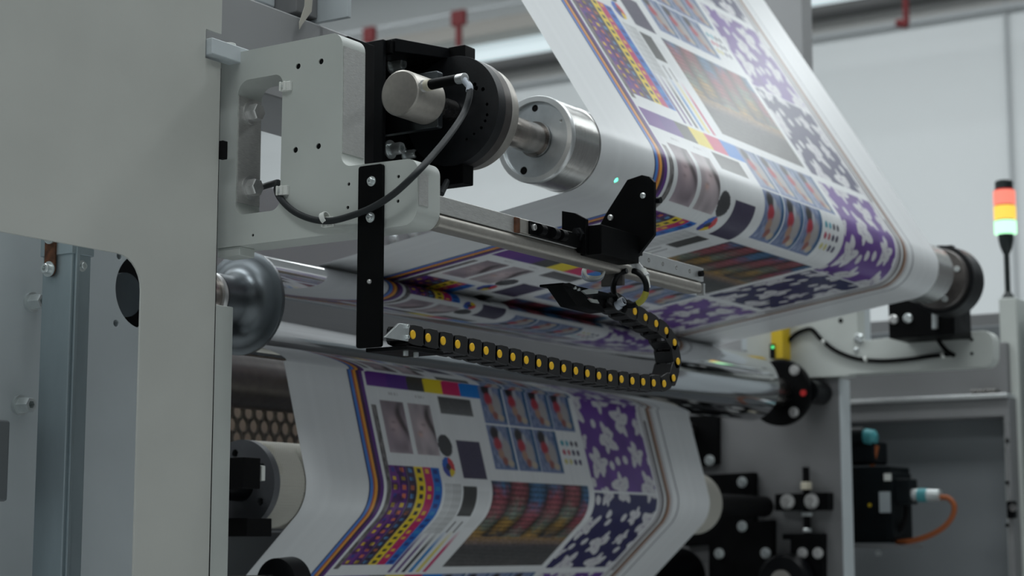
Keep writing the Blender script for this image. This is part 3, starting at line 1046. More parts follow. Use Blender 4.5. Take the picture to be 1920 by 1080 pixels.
# ------------------------------------------------------------------ drag chain
YC = 1.100                       # visible side of the chain
dots = [(341, 262), (427, 280), (511, 297), (593, 316), (674, 333), (753, 352), (829, 370), (904, 388), (979, 405), (1050, 422), (1121, 437), (1190, 452), (1258, 466), (1323, 480), (1388, 493), (1452, 505), (1515, 513),
        (1576, 522), (1637, 528), (1696, 534), (1755, 538), (1808, 506), (1833, 412), (1814, 306), (1767, 240), (1710, 200), (1650, 165), (1590, 131)]
cp_ = [P(660 + a_ / 3, 540 + b__ / 3, Y=YC) for a_, b__ in dots]
last = cp_[-1]
cp_ += [last + np.array([-.0265, 0, .0048]), last + np.array([-.053, 0, .0105])]
ch = thing('drag_chain', (1.8, YC + .012, 1.59), 'black cable drag chain with yellow pins curling back up to the sensor', 'drag chain')


def chain_link():
    """one link lying along +X from the pin at the origin, width along +Y"""
    pl, hh, wd = .0268, .0105, .027
    b = MB()
    def side(y0, y1):
        pts = [(-.0085, -.006), (-.006, -.0092), (.002, -hh), (.0165, -hh), (.0185, -.0088), (.0225, -.0088), (.0225, .0088), (.0185, .0088), (.0165, hh), (.002, hh), (-.006, .0092), (-.0085, .006)]
        b.prism('Y', [pts], y0, y1)
        b.prism('Y', [rounded([(.0165, -.0078), (.0335, -.0065), (.0335, .0065), (.0165, .0078)], .004, 4)], y0 + .0022 * (1 if y0 < .01 else -1), y1 + .0022 * (1 if y0 < .01 else -1))
    side(0, .0035)
    side(wd - .0035, wd)
    b.box((.001, .0005, hh - .003), (.0155, wd - .0005, hh - .0002))
    b.box((.001, .0005, -hh + .0002), (.0155, wd - .0005, -hh + .003))
    return b


def pin_mesh():
    return MB().lathe((0, -.0012, 0), (0, 1, 0), [(0, .0038), (.0006, .0046), (.004, .0046)], 20)


link_me = pin_me = None
for i in range(len(cp_) - 1):
    d = cp_[i + 1] - cp_[i]
    ang = math.atan2(d[2], d[0])
    flip = abs(ang) > PI / 2
    if link_me is None:
        lo = chain_link().build('link', 'chain_black', None, bevel=.0006)
        off0 = WLOC[lo.name].copy()
        lo.data.transform(Matrix.Translation(off0))
        link_me = lo.data
        po = pin_mesh().build('yellow_pin', 'pin_yellow', None)
        po.data.transform(Matrix.Translation(WLOC[po.name]))
        pin_me = po.data
    else:
        lo = bpy.data.objects.new('link', link_me)
        COL.objects.link(lo)
        bv = lo.modifiers.new('bevel', 'BEVEL')
        bv.width, bv.segments, bv.limit_method = .0006, 1, 'ANGLE'
        po = bpy.data.objects.new('yellow_pin', pin_me)
        COL.objects.link(po)
    lo.parent = ch
    lo.location = cp_[i] - WLOC[ch.name]
    lo.rotation_euler = (0, -ang, 0)
    po.parent = lo
    po.location = (0, 0, 0)
q = cp_[0]
# zinc end plate by the strap
ep = thing('chain_end_bracket', (1.53, YC, 1.60), 'small bright zinc end bracket joining the chain to the black bar', 'bracket')
a = [P(u, v, Y=YC - .001) for u, v in [(722, 632), (749, 606), (768, 608), (766, 640)]]
MB().prism('Y', [[(p[0], p[2]) for p in a]], YC - .001, YC + .0015).build('zinc_plate', 'zinc', ep, bevel=.0004)
for u, v in [(762, 612), (762, 632)]:
    p = P(u, v, Y=YC - .001)
    cap_screw(ep, p, (0, -1, 0), .0022, .003, washer=False)
MB().box((1.5098, YC + .0015, 1.6088), (1.528, YC + .024, 1.6185)).build('end_body', 'chain_black', ep, bevel=.0006)

# ------------------------------------------------------------------ sensor rail
rl = thing('sensor_rail', (1.85, 1.095, 1.728), 'long bare metal rail running out under the upper roller', 'rail')
RY0, RY1 = 1.0870, 1.1080
RXE = 2.150
MB().box((1.5502, RY0, 1.7440), (RXE, RY1, 1.7625)).build('guide_bar', 'milled', rl, bevel=.0008)
MB().prism('X', [rounded([(RY0 - .001, 1.7290), (RY1 + .004, 1.7290), (RY1 + .004, 1.7438), (RY0 - .001, 1.7438)], .006, 6)], 1.5502, RXE - .006).build('support_tube', 'nickel', rl)
for X_ in np.arange(1.965, 2.14, .0365):
    MB().lathe((X_, RY0, 1.7535), (0, -1, 0), [(0, .0030), (.0008, .0028), (.0009, .0016), (.0001, .001)], 16).build('rail_screw', 'steel_dark', rl)
MB().box((1.945, RY0 - .0006, 1.7445), (RXE, RY0, 1.7618)).build('bright_face', 'alu_bright', rl)
q = P(1319, 524, Y=RY0)
MB().cyl((RXE - .012, RY0, 1.7535), (0, -1, 0), .006, .004, 16).build('end_stop_screw', 'black', rl)
MB().box((RXE, RY0 - .001, 1.7270), (RXE + .004, RY0 + .01, 1.7420)).build('end_tab', 'alu_bright', rl, bevel=.0005)
# rusty clamp and slide
cl_ = P(965, 425, Y=RY0)
MB().box((cl_[0] - .002, RY0 - .003, 1.7440), (cl_[0] + .006, RY0, 1.7610)).build('rusty_clip', 'rust', rl, bevel=.0005)
MB().box((cl_[0] + .006, RY0 - .004, 1.7450), (cl_[0] + .028, RY0, 1.7605)).build('stop_block', 'nickel', rl, bevel=.0006)
p = P(997, 428, Y=RY0 - .004)
cap_screw(rl, (p[0], RY0 - .004, 1.7535), (0, -1, 0), .0036, .004, m='steel')

# ------------------------------------------------------------------ sensor carriage
sc = thing('sensor_carriage', (1.90, 1.07, 1.70), 'black scanning sensor carriage with chamfered side plate sliding on the rail', 'sensor')
PX = 1.925
pl = [yz(u, v, PX) for u, v in [(1176, 337), (1203, 328), (1217, 331), (1226, 341), (1226, 440), (1194, 481), (1172, 487), (1118, 485), (1112, 445), (1136, 400)]]
MB().prism('X', [pl], PX, PX + .006).build('side_plate', 'black', sc, bevel=.0006)
MB().box((1.835, 1.058, 1.737), (1.925, RY0 - .0005, 1.7715)).build('slide_block', 'black', sc, bevel=.001)
MB().box((PX + .006, 1.072, 1.752), (PX + .035, 1.10, 1.80)).build('sensor_head', 'black_satin', sc, bevel=.001)
bp = [yz(u, v, 1.835) for u, v in [(1059, 397), (1083, 401), (1104, 412), (1104, 478), (1059, 470)]]
MB().prism('X', [bp], 1.828, 1.8345).build('front_plate', 'black', sc, bevel=.0006)
q = P(1085, 440, X=1.828)
MB().lathe((1.828, q[1], q[2]), (-1, 0, 0), [(0, .0085), (.004, .0085), (.0045, .0075), (.0046, .005), (.010, .005), (.0105, .003)], 6).build('lock_nut', 'black_satin', sc)
for u, v, X, m in [(1206, 367, PX, 'zinc'), (1145, 408, PX, 'steel')]:
    q = P(u, v, X=X)
    MB().lathe(q, (-1, 0, 0), [(0, .0036), (.0015, .0036), (.0028, .0022)], 16).build('screw', m, sc)
q = P(1231, 376, X=PX + .012)
MB().cyl(q, (0, -1, 0), .006, .004, 14).build('knob', 'black_satin', sc)
for u, v in [(1010, 440), (1035, 443), (1050, 444)]:
    q = P(u, v, Y=RY0 - .008)
    MB().cyl((q[0], RY0 - .008, 1.7525), (1, 0, 0), .010, .0062, 16).build('bellows_ring', 'black', sc)
MB().box((P(985, 440, Y=RY0)[0], RY0 - .006, 1.7452), (1.828, RY0 - .0003, 1.760)).build('slide_tongue', 'black', sc)
# little chrome fittings on its underside
for u, v in [(1097, 484), (1105, 485), (1134, 490), (1152, 489)]:
    q = P(u, v, X=1.915)
    MB().lathe((q[0], q[1], q[2] + .005), (0, 0, -1), [(0, .0038), (.006, .0038), (.0075, .0026)], 12).build('gland', 'zinc', sc)
# bracket beneath, down to the chain
q = P(1148, 508, X=1.935)
MB().box((1.935, q[1] - .014, q[2] - .018), (1.941, q[1] + .016, q[2] + .022)).build('drop_plate', 'rim_brown', sc, bevel=.0006)
for k, (du, dv) in enumerate([(0, 0), (3, 6), (-2, 12)]):
    pts = [P(1110 + du, 488, X=1.905), P(1095 + du, 503 + dv * .4, X=1.90), P(1100 + du, 517 + dv * .6, X=1.90), P(1124, 519 + dv * .5, X=1.905), P(1133 - k, 508 + dv * .3, X=1.912), P(1122, 497, X=1.915)]
    MB().tube(pts, .0016, 8, 6).build('wire_bundle', 'white_plastic' if k != 2 else 'sleeve_grey', sc)

# chain shoe: black angle plate with zinc tabs
cs = thing('chain_shoe', (1.93, 1.09, 1.69), 'black angled shoe with bright tabs where the chain meets the sensor', 'bracket')
YS = 1.094
sh = [P(u, v, Y=YS) for u, v in [(1053, 533), (1068, 530), (1083, 536), (1104, 560), (1128, 574), (1136, 586), (1118, 582), (1081, 573)]]
MB().prism('Y', [[(p[0], p[2]) for p in sh]], YS, YS + .022).build('shoe_body', 'black', cs, bevel=.0005)
a, b_ = P(1053, 532, Y=YS), P(1150, 528, Y=YS)
MB().box((a[0], YS - .002, a[2] - .0016), (b_[0] + .004, YS + .03, a[2] + .0012)).build('top_lip', 'black', cs, bevel=.0004)
for tab in ([(1091, 545), (1106, 541), (1122, 544), (1121, 550), (1100, 552)], [(1104, 560), (1120, 562), (1124, 569), (1111, 567)]):
    pp = [P(u, v, Y=YS - .003) for u, v in tab]
    MB().prism('Y', [[(p[0], p[2]) for p in pp]], YS - .003, YS - .0008).build('zinc_tab', 'zinc', cs)
for u, v in [(1076, 540), (1083, 543)]:
    cap_screw(cs, P(u, v, Y=YS), (0, -1, 0), .0018, .003, washer=False)

# loop of cable with its clear hose
lp_ = thing('cable_loop', (1.94, 1.07, 1.69), 'black cable bent into a ring above the end of the drag chain', 'cable')
XL = 1.925
ring = []
for k in range(25):
    t_ = math.radians(-80 + 340 * k / 24)
    ring.append(P(1181 + 31 * math.cos(t_), 540 + 33 * math.sin(t_), X=XL + .012 * (k / 24)))
MB().tube(ring, .0036, 12, 3).build('cable', 'black_satin', lp_)
ol = [ring[k] for k in (8, 9, 10, 11)]
ol = []
for k in range(6):
    t_ = math.radians(12 + 50 * k / 5)
    ol.append(P(1181 + 31 * math.cos(t_), 540 + 33 * math.sin(t_), X=XL + .0035))
MB().tube(ol, .0040, 12, 3).build('olive_print', 'olive', lp_)
MB().tube([P(1178, 484, X=1.93), P(1190, 494, X=1.93), P(1203, 510, X=1.932), P(1212, 520, X=1.932)], .0055, 12, 5).build('clear_hose', 'clear_hose', lp_)
MB().tube([P(1205, 505, X=1.931), P(1211, 525, X=1.931), P(1213, 540, X=1.931)], .0042, 12, 5).build('hose_end', 'white_plastic', lp_)
MB().tube([P(1151, 553, X=1.93), P(1160, 566, X=1.93), P(1172, 574, X=1.93), P(1168, 585, X=1.93)], .0035, 10, 5).build('tail', 'black', lp_)
for u, v in [(1166, 566), (1160, 572)]:
    MB().lathe(P(u, v, X=1.925), (0, -1, .4), [(-.003, .0045), (-.003, .0055), (.003, .0055), (.003, .0045)], 16, closed=True).build('cable_tie', 'sleeve_grey', lp_)

# ------------------------------------------------------------------ behind the window of the cover panel
ip = thing('inner_plate', (1.4, 1.62, 0.0), 'light grey inner frame plate with a large round bore behind the window', 'plate')
YI = 1.60
c = P(268, 546, Y=YI)
rb_ = c[0] - P(217, 546, Y=YI)[0]
po_ = rect(0.70, c[0] + .075, 0.0, 1.86)
h1 = P(218, 606, Y=YI)
h2 = P(224, 480, Y=YI)
MB().prism('Y', [po_, circle((c[0], c[2]), rb_, 56), circle((h1[0], h1[2]), .0042, 16), circle((h2[0], h2[2]), .0042, 16)], YI, YI + .03).build('plate', 'paint_cool', ip, bevel=.001)
MB().cyl((c[0] + .03, YI + .09, c[2]), (0, 1, 0), .02, rb_ * 2.2, 40).build('bore_seat', 'black', ip)
MB().cyl((c[0] + .012, YI + .04, c[2]), (0, 1, 0), .09, rb_ * .6, 32).build('bearing', 'flange_dark', ip)
# cap nut on the plate
for u, v in [(58, 567), (36, 760)]:
    q = P(u, v, Y=YI)
    b = MB()
    b.lathe(q, (0, -1, 0), [(0, .0115), (.004, .0115)], 28)
    b.lathe((q[0], q[1] - .004, q[2]), (0, -1, 0), [(0, .0095), (.012, .0095), (.016, .008), (.016, .0045), (.008, .004)], 6)
    b.build('lock_nut', 'zinc', ip)
gt = thing('cable_trunking', (1.22, 1.45, 0.0), 'upright galvanised cable trunking seen through the panel window', 'trunking')
YT = 1.47
q0, q1, q2 = P(76, 600, Y=YT + .06), P(131, 600, Y=YT), P(168, 600, Y=YT)
zc = P(150, 478, Y=YT)[2]
MB().box((q1[0], YT, 0.0), (q2[0], YT + .045, 1.86)).build('channel', 'galvanised', gt, bevel=.002)
MB().box((q1[0] - .002, YT - .002, zc), (q2[0] + .002, YT + .047, 1.80)).build('joint_sleeve', 'galvanised', gt, bevel=.001)
MB().box((q1[0] + .004, YT - .0035, 0.0), (q1[0] + .009, YT, 1.80)).build('lid_ridge', 'galvanised', gt, bevel=.001)
q = P(99, 475, X=q1[0])
br = MB()
br.prism('X', [rounded([(q[1] - .008, q[2] - .026), (q[1] + .008, q[2] - .026), (q[1] + .008, q[2] + .030), (q[1] - .008, q[2] + .030)], .007)], q1[0] - .0045, q1[0] - .0022)
br.build('copper_strap', 'rust', gt)
for dz in (-.018, .018):
    cap_screw(gt, (q1[0] - .0045, q[1], q[2] + dz), (-1, 0, 0), .0055, .006, washer=True)
q = P(153, 499, Y=YT)
cap_screw(gt, q, (0, -1, 0), .004, .004)
jb = P(10, 850, Y=1.50)
MB().box((jb[0] - .10, 1.50, jb[2] - .05), (jb[0] + .006, YI, jb[2] + .035)).build('junction_box', 'cabinet_grey', bevel=.003, label='small grey junction box on the inner plate beside the trunking', cat='box')

# ------------------------------------------------------------------ inside the press, behind the rollers
bb = thing('rear_beam', (2.6, 2.2, 0.0), 'grey rear cross beam of the press seen between bracket and chrome roller', 'beam')
MB().box((1.66, 2.05, 1.64), (P(822, 430, Y=2.05)[0], 2.15, P(505, 348, Y=2.05)[2])).build('beam_body', 'paint_mid', bb, bevel=.004)
MB().box((1.66, 2.06, 0.0), (1.72, 2.14, 1.64)).build('beam_leg', 'paint_mid', bb, bevel=.004)
for u, v in [(735, 449), (771, 440)]:
    q = P(u, v, Y=2.05)
    MB().lathe(q, (0, -1, 0), [(0, .011), (.006, .010), (.011, .005)], 20).build('cap_nut', 'zinc', bb)
# dark idler roller behind
q = P(505, 716, Y=1.86)
dr = thing('idler_roller', (2.5, 1.86, q[2] - .045), 'dark grey idler roller behind the web below the chrome roller', 'roller')
MB().cyl((1.70, 1.86, q[2]), (1, 0, 0), 1.7, .045, 64).build('roller_body', 'rim_brown', dr)
MB().cyl((1.60, 1.86, q[2]), (1, 0, 0), 2.0, .018, 24).build('shaft', 'steel_dark', dr)
# perforated guard
pg = thing('perforated_guard', (2.2, 1.95, 1.45), 'brown-grey perforated guard sheet with rows of round holes behind the woven roller', 'guard')
YG = 1.93
p00 = P(447, 772, Y=YG)
p10 = P(467.5, 775, Y=YG)
pit = p10[0] - p00[0]
rowp = pit * .80
hr = pit * .385
vs, fs = [], []
NH, NR = 30, 6
nseg = 16
for rw in range(NR):
    for k in range(NH):
        cx_ = p00[0] - 3 * pit + (k + .5 * (rw % 2)) * pit
        cz_ = p00[2] - rw * rowp
        base = len(vs)
        for i in range(nseg):
            t_ = 2 * PI * (i + .5) / nseg
            ct, st_ = math.cos(t_), math.sin(t_)
            sc_ = 1 / max(abs(ct), abs(st_))
            for yy in (YG, YG + .004):
                vs.append((cx_ + ct * sc_ * pit / 2, yy, cz_ + st_ * sc_ * rowp / 2))
                vs.append((cx_ + ct * hr, yy, cz_ + st_ * hr))
        for i in range(nseg):
            a0 = base + 4 * i
            a1 = base + 4 * ((i + 1) % nseg)
            fs += [(a0, a1, a1 + 1, a0 + 1), (a0 + 2, a0 + 3, a1 + 3, a1 + 2), (a0 + 1, a1 + 1, a1 + 3, a0 + 3)]
MB().add(vs, fs).build('sheet', 'guard_sheet', pg)
zlow = p00[2] - (NR - .5) * rowp
MB().box((p00[0] - 3.6 * pit, YG + .035, zlow), (p00[0] + .60, YG + .05, p00[2] + .03)).build('backing', 'guard_back', pg)
MB().box((1.68, YG + .05, zlow), (1.72, 2.06, p00[2] + .03)).build('support', 'guard_back', pg)
# block and clamp in front of the woven roller's end
eb = thing('roller_end_block', (1.88, 1.68, 1.40), 'black block and clamp holding the left end of the woven roller', 'bearing block')
a, b_ = P(425, 861, X=1.88), P(488, 917, X=1.88)
MB().box((1.845, b_[1], b_[2]), (1.88, a[1] + .06, a[2])).build('block', 'black_matt', eb, bevel=.001)
q = P(489, 890, X=1.882)
MB().box((1.882, q[1] - .002, q[2] - .008), (1.889, q[1] + .006, q[2] + .012)).build('white_tag', 'white_plastic', eb, bevel=.001)
a, b_ = P(448, 972, X=1.90), P(482, 1000, X=1.90)
MB().box((1.88, b_[1], b_[2] - .004), (1.93, a[1] + .05, a[2])).build('clamp', 'black_matt', eb, bevel=.001)
MB().box((1.55, 1.72, 1.36), (1.86, 1.80, 1.47)).build('arm', 'black_matt', eb, bevel=.002)
# tray edge under the roller
q = P(480, 1003, Y=1.80)
MB().box((1.60, 1.80, q[2] - .10), (3.24, 1.83, q[2] + .006)).build('drip_tray', 'cabinet_grey', bevel=.003, label='dark grey tray edge below the woven roller', cat='tray')
# black roller end at the bottom
q = P(515, 1095, X=1.93)
lr = thing('guide_roller', (1.95, q[1], q[2] - .05), 'short black guide roller at the margin of the outgoing web', 'roller')
MB().lathe((1.93, q[1], q[2]), (1, 0, 0), [(0, .026), (.002, .034), (.034, .036), (.036, .030)], 64).build('tyre', 'black_satin', lr)
MB().cyl((1.80, q[1], q[2]), (1, 0, 0), .135, .012, 32).build('axle', 'steel_dark', lr)
MB().box((1.78, q[1] - .02, 0.0), (1.81, q[1] + .02, q[2] + .02)).build('stand', 'black', lr)

# ------------------------------------------------------------------ far side frame
XF = 3.62
ff = thing('far_side_frame', (3.7, 1.8, 0.0), 'grey far side frame of the press carrying roller bearings and black plates', 'frame')
yf = P(1577, 900, X=XF)[1]
ztop = P(1500, 712, X=XF)[2]
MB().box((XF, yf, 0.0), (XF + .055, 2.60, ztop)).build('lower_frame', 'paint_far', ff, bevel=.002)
yu = P(1505, 60, X=XF + .10)[1]
MB().box((XF + .10, yu, ztop - .2), (XF + .155, yu + .22, 2.90)).build('upper_frame', 'paint_mid', ff, bevel=.003)
MB().box((XF + .001, yf - .0022, 0.0), (XF + .054, yf, ztop - .002)).build('lit_edge_face', 'paint_cool', ff)  # light on the frame's front edge put into a paler paint


def fplate(name, pts, th, m='black', lift=0.0, parent=None, rad=.002):
    lp = [yz(u, v, XF - lift) for u, v in pts]
    ys = [p[0] for p in lp]
    return MB().prism('X', [rounded(lp, rad, 3)], XF - lift - th, XF - lift).build(name, m, parent or bp_, bevel=.001)


bp_ = thing('bearing_plate', (XF - .02, 1.6, 1.3), 'stepped black bearing plates bolted to the far side frame beside the web', 'plate')
fplate('upper_plate', [(1270, 782), (1352, 778), (1352, 871), (1270, 882)], .014)
fplate('main_plate', [(1290, 893), (1421, 886), (1421, 978), (1456, 975), (1456, 1120), (1336, 1120), (1336, 1022), (1290, 1025)], .018)
for u, v, X in [(1331, 863, XF - .014), (1392, 904, XF - .018), (1392, 987, XF - .018), (1349, 1038, XF - .018), (1436, 1037, XF - .018)]:
    cap_screw(bp_, P(u, v, X=X), (-1, 0, 0), .0075, .008)
aj = thing('web_tension_adjuster', (XF - .02, 1.56, 1.3), 'black screw adjuster with silver bolts on the far side frame', 'adjuster')
fplate('cross_bar', [(1464, 927), (1563, 924), (1563, 957), (1464, 958)], .03, parent=aj)
for u, v in [(1477, 941), (1522, 940)]:
    hex_bolt(aj, P(u, v, X=XF - .03), (-1, 0, 0), .0125, .01, 'steel')
q = P(1512, 930, X=XF - .015)
zt_, zb_ = P(1512, 876, X=XF - .015)[2], P(1512, 1004, X=XF - .015)[2]
MB().cyl((XF - .015, q[1], zb_), (0, 0, 1), zt_ - zb_, .0072, 20).build('threaded_rod', 'black_matt', aj)
for v, m, hh_, rr_ in [(918, 'cream', .016, .0125), (968, 'zinc', .009, .0125), (998, 'zinc', .008, .0095)]:
    p = P(1512, v, X=XF - .015)
    MB().hexp((XF - .015, q[1], p[2]), (0, 0, 1), hh_, rr_).build('nut', m, aj)
fplate('lower_bracket', [(1478, 1001), (1551, 1000), (1551, 1120), (1493, 1120), (1493, 1012), (1478, 1012)], .03, parent=aj)
for u, v in [(1505, 1037), (1534, 1037)]:
    hex_bolt(aj, P(u, v, X=XF - .03), (-1, 0, 0), .009, .007, 'steel')
q = P(1474, 1090, X=XF - .05)
fb = thing('flange_bearing', (XF - .05, q[1], q[2] - .06), 'black round flange bearing with pale centre below the adjuster', 'bearing')
MB().lathe((XF - .072, q[1], q[2]), (1, 0, 0), [(0, .024), (0, .050), (.006, .056), (.035, .058)], 56).build('housing', 'black_satin', fb)
MB().cyl((XF - .077, q[1], q[2]), (1, 0, 0), .03, .0235, 40).build('shaft_end', 'nickel', fb)
# dark roller end between web and plates
q = P(1215, 1085, X=3.45)
dl = thing('nip_roller', (3.4, q[1], q[2] - .09), 'black rubber nip roller end at the foot of the web', 'roller')
MB().lathe((3.30, q[1], q[2]), (1, 0, 0), [(0, .060), (.003, .064), (.29, .064), (.292, .06)], 64).build('roller_end', 'black', dl)
for k in range(4):
    t_ = k * PI / 2 + .5
    cap_screw(dl, (3.30, q[1] + .042 * math.cos(t_), q[2] + .042 * math.sin(t_)), (-1, 0, 0), .005, .005, washer=False)

# journal block of the chrome roller
q = P(1546, 735, X=XF - .03)
jb_ = thing('journal_block', (XF - .03, q[1], q[2] - .03), 'black round journal block beside the chrome roller flange', 'bearing block')
MB().cyl((3.547, q[1] + .02, q[2]), (1, 0, 0), .072, .0245, 40).build('barrel', 'black_satin', jb_, bevel=.001)
MB().box((3.545, q[1] + .02, q[2] - .02), (XF, R2[0], q[2] + .02)).build('link', 'black', jb_, bevel=.001)
MB().cyl((3.541, q[1] + .022, q[2]), (1, 0, 0), .004, .010, 20).build('bright_ring', 'zinc', jb_)

# far bracket
XB = 3.60
fk = thing('roller_bracket', (XB + .02, 1.35, 1.68), 'grey far roller bracket with long rounded arm below the bearing', 'bracket')
arm = [yz(u, v, XB) for u, v in [(1400, 540), (1607, 560), (1608, 640), (1662, 634), (1862, 618), (1862, 687), (1592, 702), (1592, 710), (1400, 716)]]
arm = [(p[0], max(p[1], ztop + .001)) for p in arm]
MB().prism('X', [rounded(arm, [0, 0, .012, 0, .022, .020, 0, 0, 0])], XB, XB + .04).build('arm_plate', 'paint', fk, bevel=.002)
for u, v in [(1822, 637), (1822, 663)]:
    MB().cyl(P(u, v, X=XB - .0005), (1, 0, 0), .002, .0035, 12).build('tapped_hole_shade', 'black_matt', fk)  # black discs draw the shade of the holes on the surface
MB().cyl(P(1576, 601, X=XB - .001), (1, 0, 0), .002, .005, 12).build('tapped_hole_shade', 'black_matt', fk)
q = P(1611, 634, X=XB)
MB().lathe(q, (-1, 0, 0), [(0, .0105), (.006, .0105), (.010, .006)], 24).build('cap_nut', 'zinc', fk)
MB().lathe(P(1606, 656, X=XB), (-1, 0, 0), [(0, .005), (.003, .005), (.005, .002)], 16).build('small_screw', 'zinc', fk)
MB().box((XB + .04, P(1607, 600, X=XB)[1], P(1607, 640, X=XB)[2]), (XB + .075, 1.75, 2.0)).build('rear_plate', 'paint_cool', fk, bevel=.002)

# far bearing of the upper roller
fbh = thing('bearing_housing', (3.45, R1[0], 1.80), 'black round far bearing housing of the upper roller above a boxed base', 'bearing housing')
MB().lathe((3.372, R1[0], R1[1]), (1, 0, 0), [(0, .024), (0, .056), (.003, .058), (.016, .058)], 72).build('cover_plate', 'rim_brown', fbh)
MB().lathe((3.388, R1[0], R1[1]), (1, 0, 0), [(0, .060), (.002, .066), (.055, .068), (.057, .066)], 80).build('housing_ring', 'black_satin', fbh)
for ang in (20, 110, 200, 290, 245):
    cap_screw(fbh, (3.372, R1[0] - .043 * math.cos(math.radians(ang)), R1[1] + .043 * math.sin(math.radians(ang))), (-1, 0, 0), .0055, .005, washer=False)
b0, b1 = P(1665, 572, X=3.50), P(1790, 627, X=3.50)
MB().box((3.50, b1[1], b1[2]), (3.60, b0[1], b0[2] + .01)).build('base_box', 'black', fbh, bevel=.002)
l0, l1 = P(1752, 462, X=3.42), P(1786, 500, X=3.42)
MB().box((3.42, l1[1], l1[2]), (3.44, l0[1], l0[2])).build('top_lug', 'black', fbh, bevel=.001)
for u, v, m in [(1676, 599, 'steel'), (1703, 597, 'zinc')]:
    MB().lathe(P(u, v, X=3.50), (-1, 0, 0), [(0, .0095), (.005, .0095), (.008, .006)], 20).build('plug_screw', m, fbh)
# cable on the far bracket
fc = thing('sensor_cable', (3.58, 1.35, 1.66), 'black cable sagging along the far bracket below the bearing', 'cable')
XC = XB - .006
MB().tube([P(u, v, X=XC) for u, v in [(1478, 640), (1490, 628), (1505, 620), (1522, 618), (1540, 637), (1568, 658), (1605, 672), (1650, 677), (1700, 674), (1745, 668), (1785, 664)]], .0045, 10, 8).build('sheath', 'black_matt', fc)
MB().tube([P(u, v, X=XC - .02) for u, v in [(1752, 610), (1754, 625), (1762, 642), (1775, 658), (1790, 667)]], .0045, 10, 6).build('sheath', 'black_matt', fc)
MB().cyl(P(1753, 588, X=3.495), P(1753, 620, X=3.495) - P(1753, 588, X=3.495), .030, .006, 14).build('plug', 'zinc', fc)
for u, v in [(1545, 641), (1624, 674), (1768, 666)]:
    MB().lathe(P(u, v, X=XC), (0, 1, -.4), [(-.003, .0045), (-.003, .0062), (.003, .0062), (.003, .0045)], 14, closed=True).build('cable_clip', 'white_plastic', fc)
# yellow sensor
ys = thing('photo_sensor', (3.56, 1.6, 1.71), 'yellow photoelectric sensor with green light above the chrome roller end', 'sensor')
a, b_ = P(1445, 618, X=3.56), P(1468, 672, X=3.56)
MB().box((3.56, b_[1], b_[2]), (3.60, a[1], a[2] + .03)).build('body', 'yellow', ys, bevel=.001)
a2, b2 = P(1443, 645, X=3.558), P(1453, 672, X=3.558)
MB().box((3.5575, b2[1], b2[2]), (3.56, a2[1], a2[2])).build('lens', 'black_satin', ys)
MB().cyl(P(1449, 651, X=3.557), (-1, 0, 0), .001, .003, 14).build('green_light', 'led_green', ys)

# ------------------------------------------------------------------ drive cabinet
XK = 3.95
ck = thing('drive_cabinet', (4.1, 1.3, 0.0), 'grey drive cabinet with an open recess beyond the far side frame', 'cabinet')
k0 = yz(1560, 757, XK)
k1 = yz(1905, 742, XK)
top_z = k0[1]
yl = 2.2
yr = P(1897, 900, X=XK)[1]
in_r = P(1886, 900, X=XK)[1]
in_t = P(1750, 786, X=XK)[2]
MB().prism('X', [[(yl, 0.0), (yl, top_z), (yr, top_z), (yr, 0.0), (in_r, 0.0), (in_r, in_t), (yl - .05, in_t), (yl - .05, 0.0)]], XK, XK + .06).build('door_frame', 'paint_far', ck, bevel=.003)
MB().box((XK + .06, yr, 0.0), (XK + .08, yl, top_z)).build('back_panel', 'cabinet_grey', ck)
MB().box((XK - .012, yr, top_z - .004), (XK + .08, yl, top_z + .006)).build('top_lip', 'alu_bright', ck, bevel=.002)
MB().box((XK + .03, yr + .01, top_z + .006), (XK + .08, yl, top_z + .12)).build('upper_panel', 'paint_far', ck, bevel=.002)
a, b_ = P(1892, 940, X=XK), P(1908, 972, X=XK)
MB().box((XK - .02, b_[1], b_[2]), (XK, a[1], a[2])).build('latch', 'black', ck, bevel=.002)
MB().cyl(P(1900, 952, X=XK - .02), (-1, 0, 0), .004, .008, 16).build('latch_knob', 'steel_dark', ck)
for v in (826, 905, 985):
    MB().cyl(P(1889, v, X=XK), (-1, 0, 0), .003, .004, 12).build('screw', 'black', ck)
MB().box((XK - .01, P(1870, 740, X=XK)[1], top_z + .006), (XK + .02, P(1822, 745, X=XK)[1], top_z + .016)).build('hinge_plate', 'steel_dark', ck, bevel=.002)
# corner column with the signal tower
cc = thing('corner_column', (4.0, 1.15, 0.0), 'pale grey square column carrying the signal tower beside the cabinet', 'column')
a = P(1872, 560, X=XK + .05)
b_ = P(1905, 560, X=XK + .05)
zcol = P(1890, 558, X=XK + .05)[2]
MB().box((XK + .05, b_[1], 0.0), (XK + .12, a[1], zcol)).build('post', 'paint', cc, bevel=.003)
MB().box((XK + .05, b_[1] - .25, 0.0), (XK + .13, b_[1] - .02, P(1915, 570, X=XK + .05)[2] - .003)).build('side_post', 'paint_cool', cc, bevel=.003)
MB().tube([P(1868, 655, X=XK + .045), P(1860, 680, X=XK + .045), P(1858, 705, X=XK + .045), P(1868, 722, X=XK + .045)], .004, 8).build('hanging_wire', 'rubber_grey', cc)
# light grey duct beyond
z0, z1_ = P(1700, 622, X=4.3)[2], P(1700, 598, X=4.3)[2]
MB().box((4.3, 0.9, z0), (4.36, 2.4, z1_ + .0)).build('cable_duct', 'paint_far', bevel=.003, label='grey cable duct running behind the far bracket', cat='duct')
MB().box((4.25, 1.0, 0.0), (4.30, 2.4, z0 - .004)).build('rear_panel', 'cabinet_grey', bevel=.003, label='dark grey panel under the cable duct', cat='panel')
